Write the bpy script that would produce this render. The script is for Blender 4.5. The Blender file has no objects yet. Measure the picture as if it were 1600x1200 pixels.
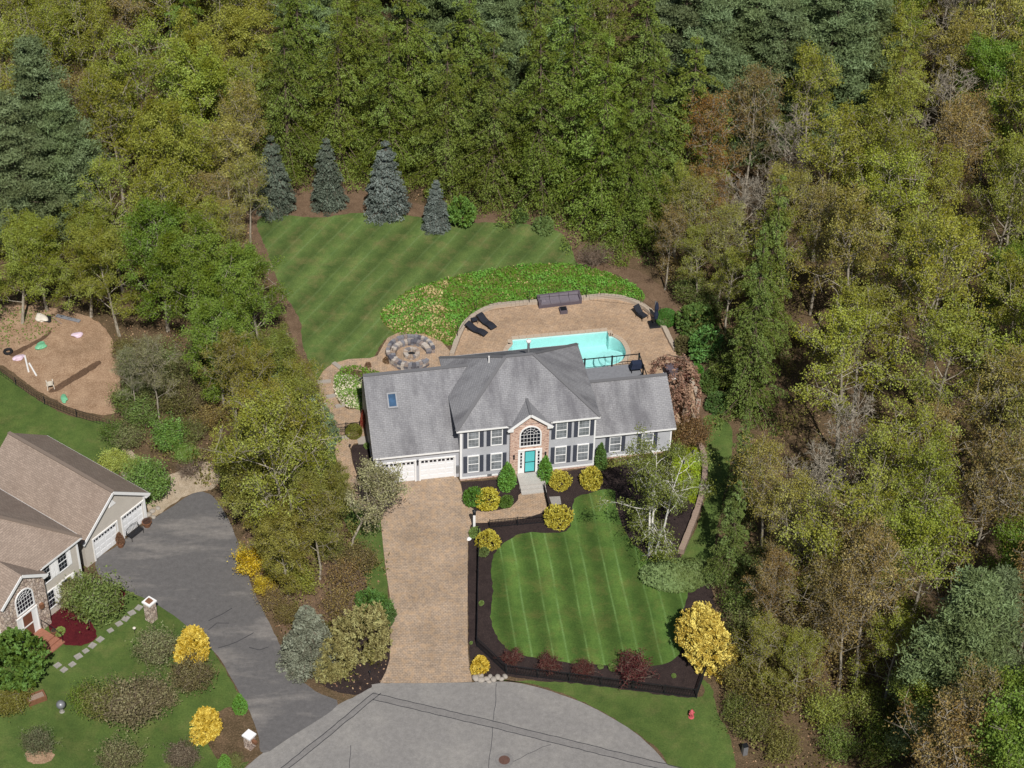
import bpy, bmesh, math, random
import numpy as np
from math import sin, cos, pi, radians, hypot, atan2, sqrt
from mathutils import Matrix, Vector

random.seed(7)
SC = bpy.context.scene
COL = SC.collection

# ------------------------------------------------------------------ camera
FPX = 3235.0                      # focal length in pixels of the 1600 px wide photograph (70 mm class drone lens)
PITCH, ROLL, CAM_H = radians(40), radians(1.17), 108.0
_R0 = np.array([1.0, 0, 0]); _F = np.array([0, cos(PITCH), -sin(PITCH)]); _U0 = np.array([0, sin(PITCH), cos(PITCH)])
_R = cos(ROLL) * _R0 + sin(ROLL) * _U0
_U = cos(ROLL) * _U0 - sin(ROLL) * _R0
_C = np.array([0, 0, CAM_H])
cam_d = bpy.data.cameras.new('camera')
cam = bpy.data.objects.new('camera', cam_d); COL.objects.link(cam)
cam_d.sensor_width = 36; cam_d.lens = FPX * 36 / 1600; cam_d.clip_start = 1; cam_d.clip_end = 4000
cam.matrix_world = Matrix(((_R[0], _U[0], -_F[0], 0), (_R[1], _U[1], -_F[1], 0), (_R[2], _U[2], -_F[2], CAM_H), (0, 0, 0, 1)))
SC.camera = cam

# ------------------------------------------------------------------ world, sun, exposure
SUN_EL, SUN_AZ = radians(51), radians(-79)      # azimuth of the sun seen from the scene, measured from +X
W = bpy.data.worlds.new('World'); SC.world = W; W.use_nodes = True
nt = W.node_tree; nt.nodes.clear()
sky = nt.nodes.new('ShaderNodeTexSky'); sky.sky_type = 'NISHITA'; sky.sun_disc = False
sky.sun_elevation = SUN_EL; sky.sun_rotation = pi / 2 - SUN_AZ
bg = nt.nodes.new('ShaderNodeBackground'); bg.inputs[1].default_value = 0.058
wo = nt.nodes.new('ShaderNodeOutputWorld')
nt.links.new(sky.outputs[0], bg.inputs[0]); nt.links.new(bg.outputs[0], wo.inputs[0])
sd = bpy.data.lights.new('sun', 'SUN'); sd.energy = 4.9; sd.angle = radians(0.5); sd.color = (1.0, 0.955, 0.89)
sun = bpy.data.objects.new('sun', sd); COL.objects.link(sun)
sun.location = (0, 0, 60)
sv = Vector((cos(SUN_EL) * cos(SUN_AZ), cos(SUN_EL) * sin(SUN_AZ), sin(SUN_EL)))
sun.rotation_euler = sv.to_track_quat('Z', 'Y').to_euler()
vs = SC.view_settings
vs.view_transform = 'Standard'; vs.look = 'None'; vs.exposure = 0.0; vs.gamma = 1.0
SC.display_settings.display_device = 'sRGB'
try: vs.use_curve_mapping = False
except Exception: pass
SC.cycles.max_bounces = 6; SC.cycles.diffuse_bounces = 3; SC.cycles.transmission_bounces = 4; SC.cycles.transparent_max_bounces = 4

# ------------------------------------------------------------------ helpers
def g(x, y, z=0.0):
    """ground point (world x, y) under photo pixel x, y at height z"""
    d = _F + (x - 800) / FPX * _R - (y - 600) / FPX * _U
    t = (z - CAM_H) / d[2]
    P = _C + t * d
    return (float(P[0]), float(P[1]))
def G(pts, z=0.0): return [g(x, y, z) for x, y in pts]
def proj(X, Y, Z=0.0):
    v = np.array([X, Y, Z]) - _C
    d = v @ _F
    return 800 + FPX * (v @ _R) / d, 600 - FPX * (v @ _U) / d
def lin(c):
    c = c / 255.0
    return c / 12.92 if c <= 0.04045 else ((c + 0.055) / 1.055) ** 2.4
def S(r, gg, b, k=1.0): return (lin(r) * k, lin(gg) * k, lin(b) * k)

def catmull(pts, n=6, closed=True):
    out = []; N = len(pts)
    rng = range(N) if closed else range(N - 1)
    for i in rng:
        if closed: p0, p1, p2, p3 = pts[i - 1], pts[i], pts[(i + 1) % N], pts[(i + 2) % N]
        else: p0, p1, p2, p3 = pts[max(i - 1, 0)], pts[i], pts[i + 1], pts[min(i + 2, N - 1)]
        for k in range(n):
            t = k / n
            out.append(tuple(0.5 * ((2 * p1[j]) + (-p0[j] + p2[j]) * t + (2 * p0[j] - 5 * p1[j] + 4 * p2[j] - p3[j]) * t * t + (-p0[j] + 3 * p1[j] - 3 * p2[j] + p3[j]) * t ** 3) for j in (0, 1)))
    if not closed: out.append(tuple(pts[-1]))
    return out
def resample(pts, step, closed=True):
    out = []
    N = len(pts)
    for i in range(N if closed else N - 1):
        a, b = pts[i], pts[(i + 1) % N]
        L = hypot(b[0] - a[0], b[1] - a[1]); n = max(1, int(L / step))
        for k in range(n): out.append((a[0] + (b[0] - a[0]) * k / n, a[1] + (b[1] - a[1]) * k / n))
    if not closed: out.append(tuple(pts[-1]))
    return out
def rough(pts, step=0.25, amp=0.07, seed=1):
    r = random.Random(seed)
    return [(x + r.uniform(-amp, amp), y + r.uniform(-amp, amp)) for x, y in resample(pts, step)]
def inpoly(x, y, P):
    c = False; j = len(P) - 1
    for i in range(len(P)):
        xi, yi = P[i]; xj, yj = P[j]
        if (yi > y) != (yj > y) and x < (xj - xi) * (y - yi) / (yj - yi) + xi: c = not c
        j = i
    return c
def pdist(x, y, P):
    m = 1e9
    for i in range(len(P)):
        ax, ay = P[i]; bx, by = P[(i + 1) % len(P)]
        dx, dy = bx - ax, by - ay; L = dx * dx + dy * dy or 1e-9
        t = max(0, min(1, ((x - ax) * dx + (y - ay) * dy) / L))
        m = min(m, hypot(x - ax - t * dx, y - ay - t * dy))
    return m

class MB:
    """collects faces, then builds ONE mesh object"""
    def __init__(s): s.v = []; s.f = []; s.uv = []; s.has_uv = False
    def face(s, pts, uv=None):
        b = len(s.v); s.v += [tuple(p) for p in pts]; s.f.append(tuple(range(b, b + len(pts))))
        s.uv.append(uv)
        if uv: s.has_uv = True
        return s
    def hexa(s, P):    # 8 points: bottom 0-3, top 4-7
        b = len(s.v); s.v += [tuple(p) for p in P]
        for q in ((3, 2, 1, 0), (4, 5, 6, 7), (0, 1, 5, 4), (1, 2, 6, 5), (2, 3, 7, 6), (3, 0, 4, 7)):
            s.f.append(tuple(b + i for i in q)); s.uv.append(None)
        return s
    def box(s, x0, x1, y0, y1, z0, z1):
        return s.hexa([(x0, y0, z0), (x1, y0, z0), (x1, y1, z0), (x0, y1, z0), (x0, y0, z1), (x1, y0, z1), (x1, y1, z1), (x0, y1, z1)])
    def beam(s, a, b, w, h=None):   # box beam from a to b
        a = Vector(a); b = Vector(b); h = h or w
        d = (b - a)
        if d.length < 1e-6: return s
        d.normalize(); up = Vector((0, 0, 1)) if abs(d.z) < 0.95 else Vector((0, 1, 0))
        x = d.cross(up).normalized() * w / 2; y = x.normalized().cross(d).normalized() * h / 2
        return s.hexa([a - x - y, a + x - y, b + x - y, b - x - y, a - x + y, a + x + y, b + x + y, b - x + y])
    def tube(s, P, R, n=6, cap=True):
        P = [Vector(p) for p in P]; b = len(s.v); m = len(P)
        if not hasattr(R, '__len__'): R = [R] * m
        for i, p in enumerate(P):
            d = (P[min(i + 1, m - 1)] - P[max(i - 1, 0)])
            d = d.normalized() if d.length > 1e-9 else Vector((0, 0, 1))
            up = Vector((0, 0, 1)) if abs(d.z) < 0.9 else Vector((1, 0, 0))
            x = d.cross(up).normalized(); y = x.cross(d)
            for k in range(n):
                a = 2 * pi * k / n
                s.v.append(tuple(p + (x * cos(a) + y * sin(a)) * R[i]))
        for i in range(m - 1):
            for k in range(n):
                s.f.append((b + i * n + k, b + i * n + (k + 1) % n, b + (i + 1) * n + (k + 1) % n, b + (i + 1) * n + k)); s.uv.append(None)
        if cap:
            s.f.append(tuple(b + k for k in reversed(range(n)))); s.uv.append(None)
            s.f.append(tuple(b + (m - 1) * n + k for k in range(n))); s.uv.append(None)
        return s
    def lathe(s, prof, n=16, c=(0, 0, 0)):
        b = len(s.v)
        for r, z in prof:
            for k in range(n):
                a = 2 * pi * k / n; s.v.append((c[0] + r * cos(a), c[1] + r * sin(a), c[2] + z))
        for i in range(len(prof) - 1):
            for k in range(n):
                s.f.append((b + i * n + k, b + i * n + (k + 1) % n, b + (i + 1) * n + (k + 1) % n, b + (i + 1) * n + k)); s.uv.append(None)
        s.f.append(tuple(b + k for k in reversed(range(n)))); s.uv.append(None)
        s.f.append(tuple(b + (len(prof) - 1) * n + k for k in range(n))); s.uv.append(None)
        return s
    def prism(s, poly, z0, z1):
        n = len(poly); b = len(s.v)
        s.v += [(x, y, z0) for x, y in poly] + [(x, y, z1) for x, y in poly]
        area = sum(poly[i][0] * poly[(i + 1) % n][1] - poly[(i + 1) % n][0] * poly[i][1] for i in range(n))
        o = range(n) if area > 0 else list(reversed(range(n)))
        o = list(o)
        s.f.append(tuple(b + i for i in reversed(o))); s.uv.append(None)
        s.f.append(tuple(b + n + i for i in o)); s.uv.append(None)
        for k in range(n):
            i, j = o[k], o[(k + 1) % n]
            s.f.append((b + i, b + j, b + n + j, b + n + i)); s.uv.append(None)
        return s
    def mesh(s, name):
        me = bpy.data.meshes.new(name); me.from_pydata(s.v, [], s.f)
        if s.has_uv:
            L = me.uv_layers.new(name='UVMap'); i = 0
            for f, uv in zip(s.f, s.uv):
                for k in range(len(f)):
                    L.data[i].uv = uv[k] if uv else (0, 0)
                    i += 1
        me.update()
        return me
    def build(s, name, mat, parent=None, smooth=False):
        me = s.mesh(name); me.materials.append(mat)
        if smooth: me.polygons.foreach_set('use_smooth', [True] * len(me.polygons))
        return link(name, me, parent)
def link(name, me, parent=None):
    o = bpy.data.objects.new(name, me); COL.objects.link(o)
    if parent: o.parent = parent
    return o
def empty(name, loc=(0, 0, 0), rz=0.0, scale=1.0):
    o = bpy.data.objects.new(name, None); COL.objects.link(o)
    o.location = loc if len(loc) == 3 else (loc[0], loc[1], 0)
    o.rotation_euler = (0, 0, rz)
    o.scale = (scale,) * 3 if not hasattr(scale, '__len__') else scale
    o.empty_display_size = 0.3
    return o
def tag(o, label, cat, group=None):
    o['label'] = label; o['category'] = cat
    if group: o['group'] = group
    return o
def struct(o, label=None):
    o['kind'] = 'structure'
    if label: o['label'] = label
    return o
def copy_tree(o, parent=None):
    c = o.copy(); COL.objects.link(c); c.parent = parent
    for ch in list(o.children): copy_tree(ch, c)
    return c
def sheet(name, poly, z, mat, stuff=False):
    mb = MB(); n = len(poly)
    area = sum(poly[i][0] * poly[(i + 1) % n][1] - poly[(i + 1) % n][0] * poly[i][1] for i in range(n))
    if area < 0: poly = list(reversed(poly))
    mb.face([(x, y, z) for x, y in poly])
    o = mb.build(name, mat); o['kind'] = 'stuff' if stuff else 'structure'
    return o

# ------------------------------------------------------------------ materials
class NT:
    def __init__(s, name):
        s.m = bpy.data.materials.new(name); s.m.use_nodes = True
        s.t = s.m.node_tree; s.t.nodes.clear()
        s.out = s.n('ShaderNodeOutputMaterial')
        s.b = s.n('ShaderNodeBsdfPrincipled'); s.l(s.b.outputs[0], s.out.inputs[0])
    def n(s, k, **kw):
        x = s.t.nodes.new(k)
        for a, v in kw.items(): setattr(x, a, v)
        return x
    def l(s, a, b): s.t.links.new(a, b)
    def set(s, x, i, v):
        if hasattr(v, 'is_output') or isinstance(v, bpy.types.NodeSocket): s.l(v, x.inputs[i])
        else:
            if isinstance(v, tuple) and len(v) == 3 and x.inputs[i].type == 'RGBA': v = v + (1,)
            x.inputs[i].default_value = v
    def noise(s, vec, scale, detail=4, rough=0.6):
        x = s.n('ShaderNodeTexNoise'); s.set(x, 'Vector', vec); s.set(x, 'Scale', scale); s.set(x, 'Detail', detail); s.set(x, 'Roughness', rough)
        return x.outputs[0]
    def ramp(s, fac, stops, interp='LINEAR'):
        x = s.n('ShaderNodeValToRGB'); s.l(fac, x.inputs[0]); e = x.color_ramp; e.interpolation = interp
        while len(e.elements) < len(stops): e.elements.new(0.5)
        for k, (p, c) in enumerate(stops):
            e.elements[k].position = p
            e.elements[k].color = (c + (1,)) if isinstance(c, tuple) else (c, c, c, 1)
        return x.outputs[0]
    def mix(s, fac, a, b, mode='MIX'):
        x = s.n('ShaderNodeMix', data_type='RGBA', blend_type=mode)
        s.set(x, 0, fac); s.set(x, 6, a); s.set(x, 7, b)
        return x.outputs[2]
    def math(s, op, a, b=0.0, c=None):
        x = s.n('ShaderNodeMath', operation=op); s.set(x, 0, a); s.set(x, 1, b)
        if c is not None: s.set(x, 2, c)
        return x.outputs[0]
    def pos(s): return s.n('ShaderNodeNewGeometry').outputs['Position']
    def obj(s): return s.n('ShaderNodeTexCoord').outputs['Object']
    def uv(s): return s.n('ShaderNodeTexCoord').outputs['UV']
    def mapping(s, vec, rot=(0, 0, 0), scale=(1, 1, 1), loc=(0, 0, 0)):
        x = s.n('ShaderNodeMapping'); s.l(vec, x.inputs[0]); x.inputs['Rotation'].default_value = rot; x.inputs['Scale'].default_value = scale; x.inputs['Location'].default_value = loc
        return x.outputs[0]
    def sep(s, vec):
        x = s.n('ShaderNodeSeparateXYZ'); s.l(vec, x.inputs[0]); return x.outputs
    def comb(s, a, b, c=0.0):
        x = s.n('ShaderNodeCombineXYZ'); s.set(x, 0, a); s.set(x, 1, b); s.set(x, 2, c); return x.outputs[0]
    def bump(s, h, strength=0.3, dist=0.02):
        x = s.n('ShaderNodeBump'); s.set(x, 'Strength', strength); s.set(x, 'Distance', dist); s.l(h, x.inputs['Height'])
        s.l(x.outputs[0], s.b.inputs['Normal'])
    def done(s, col=None, rough=0.8, spec=0.3, metal=0.0):
        if col is not None: s.set(s.b, 'Base Color', col)
        s.set(s.b, 'Roughness', rough); s.set(s.b, 'Specular IOR Level', spec); s.set(s.b, 'Metallic', metal)
        return s.m

def m_plain(name, col, rough=0.6, spec=0.3, var=0.12, scale=3.0, metal=0.0):
    t = NT(name); n = t.noise(t.obj(), scale, 5)
    k = t.ramp(n, [(0.25, 1 - var), (0.75, 1 + var)])
    return t.done(t.mix(1.0, col, k, 'MULTIPLY'), rough, spec, metal)

def m_pavers(name, rot, c1, c2, c3, mortar, w=0.24, h=0.16):
    t = NT(name); P = t.mapping(t.pos(), (0, 0, rot))
    b = t.n('ShaderNodeTexBrick'); t.set(b, 'Vector', P); t.set(b, 'Color1', c1); t.set(b, 'Color2', c2); t.set(b, 'Mortar', mortar)
    t.set(b, 'Scale', 1.0); t.set(b, 'Mortar Size', 0.012); t.set(b, 'Brick Width', w); t.set(b, 'Row Height', h); t.set(b, 'Bias', -0.1); t.set(b, 'Mortar Smooth', 0.3)
    n1 = t.noise(t.pos(), 0.5, 4); n2 = t.noise(t.pos(), 6.0, 4, 0.7); n3 = t.noise(P, 2.2, 2)
    c = t.mix(t.ramp(n3, [(0.45, 0.0), (0.62, 0.55)]), b.outputs[0], c3)
    c = t.mix(1.0, c, t.ramp(n1, [(0.3, 0.82), (0.7, 1.14)]), 'MULTIPLY')
    c = t.mix(1.0, c, t.ramp(n2, [(0.3, 0.8), (0.7, 1.18)]), 'MULTIPLY')
    t.bump(b.outputs[1], -0.5, 0.01)
    return t.done(c, 0.9, 0.2)

def m_lawn(name, base, light, dry, rot, period, lines, strength=0.5, dryamt=0.3, band=0.1):
    """grass with mower lines; lines = offsets (0..1) of the pale tracks inside one mowing period"""
    t = NT(name); P = t.pos()
    wob = t.noise(P, 0.1, 1); fine = t.noise(P, 9.0, 6, 0.75); mid = t.noise(P, 0.9, 5, 0.65); big = t.noise(P, 0.16, 3)
    M = t.sep(t.mapping(P, (0, 0, rot)))
    s0 = t.math('ADD', M[0], t.math('MULTIPLY', t.math('SUBTRACT', wob, 0.5), 0.5))
    fr = t.math('FRACT', t.math('DIVIDE', s0, period))
    acc = None
    for off, wd, amp in lines:
        d = t.math('ABSOLUTE', t.math('SUBTRACT', fr, off))
        d = t.math('MINIMUM', d, t.math('SUBTRACT', 1.0, d))
        q = t.n('ShaderNodeMapRange'); t.set(q, 0, d); q.inputs[1].default_value = 0.0; q.inputs[2].default_value = wd; q.inputs[3].default_value = amp; q.inputs[4].default_value = 0.0
        acc = q.outputs[0] if acc is None else t.math('MAXIMUM', acc, q.outputs[0])
    patch = t.ramp(t.noise(P, 0.22, 3), [(0.35, 0.15), (0.6, 1.0)])
    acc = t.math('MULTIPLY', t.math('MULTIPLY', acc, patch), strength)
    wave = t.math('MULTIPLY', t.math('SINE', t.math('MULTIPLY', fr, 2 * pi)), band)
    c = t.mix(t.ramp(mid, [(0.3, 0.0), (0.72, 0.9)]), base, (base[0] * 1.75, base[1] * 1.5, base[2] * 1.5))
    c = t.mix(1.0, c, t.math('ADD', 1.0, wave), 'MULTIPLY')
    c = t.mix(acc, c, light)
    c = t.mix(t.math('MULTIPLY', t.ramp(t.noise(P, 0.55, 6, 0.7), [(0.5, 0.0), (0.72, 1.0)]), dryamt), c, dry)
    c = t.mix(1.0, c, t.ramp(fine, [(0.25, 0.62), (0.75, 1.36)]), 'MULTIPLY')
    c = t.mix(1.0, c, t.ramp(big, [(0.3, 0.85), (0.7, 1.14)]), 'MULTIPLY')
    t.bump(t.noise(P, 14.0, 5, 0.8), 0.7, 0.06)
    return t.done(c, 0.9, 0.1)

def m_soil(name, a, b, c3, s1=1.5, s2=12.0, bump=0.6, amt=0.5):
    t = NT(name); P = t.pos()
    n1 = t.noise(P, s1, 6, 0.7); n2 = t.noise(P, s2, 6, 0.75); n3 = t.noise(P, s1 * 0.3, 3)
    c = t.mix(t.ramp(n1, [(0.35, 0.0), (0.68, 1.0)]), a, b)
    c = t.mix(t.math('MULTIPLY', t.ramp(n2, [(0.52, 0.0), (0.66, 1.0)]), amt), c, c3)
    c = t.mix(1.0, c, t.ramp(n2, [(0.25, 0.6), (0.75, 1.35)]), 'MULTIPLY')
    c = t.mix(1.0, c, t.ramp(n3, [(0.3, 0.85), (0.7, 1.15)]), 'MULTIPLY')
    t.bump(n2, bump, 0.06)
    return t.done(c, 0.95, 0.1)

def m_shingle(name, c1, c2, stain, stain_lo=0.56, stain_amt=0.75, blend=0.5):
    t = NT(name); U = t.uv()
    b = t.n('ShaderNodeTexBrick'); t.set(b, 'Vector', U); t.set(b, 'Color1', c1); t.set(b, 'Color2', c2); t.set(b, 'Mortar', tuple(x * 0.6 for x in c1))
    t.set(b, 'Scale', 1.0); t.set(b, 'Mortar Size', 0.017); t.set(b, 'Brick Width', 0.33); t.set(b, 'Row Height', 0.145); t.set(b, 'Mortar Smooth', 0.5)
    n = t.noise(t.mapping(U, scale=(1.0, 0.3, 1)), 0.55, 5, 0.65); n2 = t.noise(U, 9.0, 4, 0.7); n3 = t.noise(U, 0.35, 3)
    c = t.mix(t.math('MULTIPLY', t.ramp(n, [(stain_lo - 0.12, 0.0), (stain_lo + 0.08, 1.0)]), stain_amt), b.outputs[0], stain)
    c = t.mix(1.0, c, t.ramp(n2, [(0.3, 0.82), (0.7, 1.17)]), 'MULTIPLY')
    c = t.mix(1.0, c, t.ramp(n3, [(0.3, 0.92), (0.7, 1.07)]), 'MULTIPLY')
    t.bump(b.outputs[1], -0.4, 0.01)
    return t.done(c, 0.88, 0.2)

def m_siding(name, col, pitch=0.11):
    t = NT(name); z = t.sep(t.obj())[2]
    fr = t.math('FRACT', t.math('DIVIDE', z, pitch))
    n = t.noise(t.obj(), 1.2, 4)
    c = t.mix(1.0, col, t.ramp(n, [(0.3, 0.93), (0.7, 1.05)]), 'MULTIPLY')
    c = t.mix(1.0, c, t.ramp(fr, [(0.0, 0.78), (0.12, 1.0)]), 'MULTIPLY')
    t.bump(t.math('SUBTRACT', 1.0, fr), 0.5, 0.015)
    return t.done(c, 0.6, 0.3)

def m_brick(name, c1, c2, c3, mortar, horizontal='x'):
    t = NT(name); o = t.sep(t.obj()); P = t.comb(t.math('ADD', o[0], o[1]), o[2])
    b = t.n('ShaderNodeTexBrick'); t.set(b, 'Vector', P); t.set(b, 'Color1', c1); t.set(b, 'Color2', c2); t.set(b, 'Mortar', mortar)
    t.set(b, 'Scale', 1.0); t.set(b, 'Mortar Size', 0.011); t.set(b, 'Brick Width', 0.23); t.set(b, 'Row Height', 0.082); t.set(b, 'Bias', 0.0)
    v = t.n('ShaderNodeTexNoise'); t.set(v, 'Vector', t.mapping(P, scale=(4.2, 12, 1))); t.set(v, 'Scale', 1.0); t.set(v, 'Detail', 1.0)
    c = t.mix(t.ramp(v.outputs[0], [(0.5, 0.0), (0.62, 0.85)]), b.outputs[0], c3)
    c = t.mix(1.0, c, t.ramp(t.noise(P, 14, 3), [(0.3, 0.85), (0.7, 1.12)]), 'MULTIPLY')
    t.bump(b.outputs[1], -0.6, 0.012)
    return t.done(c, 0.9, 0.2)

def m_stone(name, cols, joint, scale=3.2):
    t = NT(name); o = t.obj()
    v1 = t.n('ShaderNodeTexVoronoi', feature='F1'); t.set(v1, 'Vector', o); t.set(v1, 'Scale', scale)
    v2 = t.n('ShaderNodeTexVoronoi', feature='DISTANCE_TO_EDGE'); t.set(v2, 'Vector', o); t.set(v2, 'Scale', scale)
    r = t.sep(v1.outputs['Color'])[0]
    c = t.ramp(r, [(k / (len(cols) - 1), x) for k, x in enumerate(cols)])
    c = t.mix(1.0, c, t.ramp(t.noise(o, 12, 4), [(0.3, 0.75), (0.7, 1.2)]), 'MULTIPLY')
    e = t.ramp(v2.outputs[0], [(0.0, 0.0), (0.09, 1.0)])
    c = t.mix(e, joint, c)
    t.bump(e, 0.9, 0.05)
    return t.done(c, 0.9, 0.2)

def m_asphalt(name, col, light, amt=0.5, sc=0.35, stretch=None):
    t = NT(name); P = t.pos()
    Q = t.mapping(P, *stretch) if stretch else P
    n1 = t.noise(Q, sc, 5, 0.65); n2 = t.noise(P, 22, 4, 0.8); n3 = t.noise(P, 2.5, 4)
    c = t.mix(t.math('MULTIPLY', t.ramp(n1, [(0.48, 0.0), (0.7, 1.0)]), amt), col, light)
    c = t.mix(1.0, c, t.ramp(n2, [(0.3, 0.84), (0.7, 1.16)]), 'MULTIPLY')
    c = t.mix(1.0, c, t.ramp(n3, [(0.3, 0.88), (0.7, 1.1)]), 'MULTIPLY')
    c = t.mix(1.0, c, t.ramp(t.noise(P, 7.0, 5, 0.8), [(0.3, 0.9), (0.7, 1.1)]), 'MULTIPLY')
    t.bump(n2, 0.25, 0.01)
    return t.done(c, 0.92, 0.2)

def m_leaf(name='leaf', trans=0.3, sat=1.0):
    """leaf colour = the object's own colour, varied leaf by leaf (face attribute) and plant by plant"""
    t = NT(name)
    oi = t.n('ShaderNodeObjectInfo'); at = t.n('ShaderNodeAttribute', attribute_name='tint')
    tv = at.outputs['Fac']
    hsv = t.n('ShaderNodeHueSaturation'); t.l(oi.outputs['Color'], hsv.inputs['Color'])
    t.l(t.math('ADD', 0.485, t.math('MULTIPLY', tv, 0.03)), hsv.inputs['Hue'])
    t.l(t.math('ADD', 1.1, t.math('MULTIPLY', tv, -0.2)), hsv.inputs['Saturation'])
    t.l(t.math('ADD', 0.55, t.math('MULTIPLY', tv, 0.9)), hsv.inputs['Value'])
    c = hsv.outputs[0]
    t.set(t.b, 'Base Color', c); t.set(t.b, 'Roughness', 0.6); t.set(t.b, 'Specular IOR Level', 0.25)
    tr = t.n('ShaderNodeBsdfTranslucent'); t.l(t.mix(1.0, c, (1.1, 1.1, 0.75), 'MULTIPLY'), tr.inputs[0])
    mx = t.n('ShaderNodeMixShader'); mx.inputs[0].default_value = trans
    t.l(t.b.outputs[0], mx.inputs[1]); t.l(tr.outputs[0], mx.inputs[2]); t.l(mx.outputs[0], t.out.inputs[0])
    return t.m
def m_bark(name, a, b, sc=6.0):
    t = NT(name); o = t.mapping(t.obj(), scale=(1, 1, 0.25)); n = t.noise(o, sc, 5, 0.7)
    c = t.ramp(n, [(0.35, a), (0.65, b)])
    t.bump(n, 0.6, 0.03)
    return t.done(c, 0.9, 0.15)
def m_birch():
    t = NT('birch_bark'); o = t.mapping(t.obj(), scale=(0.6, 0.6, 5)); n = t.noise(o, 2.0, 4, 0.7)
    return t.done(t.ramp(n, [(0.36, S(70, 62, 58)), (0.46, S(225, 222, 214))]), 0.7, 0.2)
def m_glass(name, col, rough=0.08):
    t = NT(name); n = t.noise(t.obj(), 1.3, 3)
    return t.done(t.mix(1.0, col, t.ramp(n, [(0.3, 0.6), (0.7, 1.5)]), 'MULTIPLY'), rough, 0.5)

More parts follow.
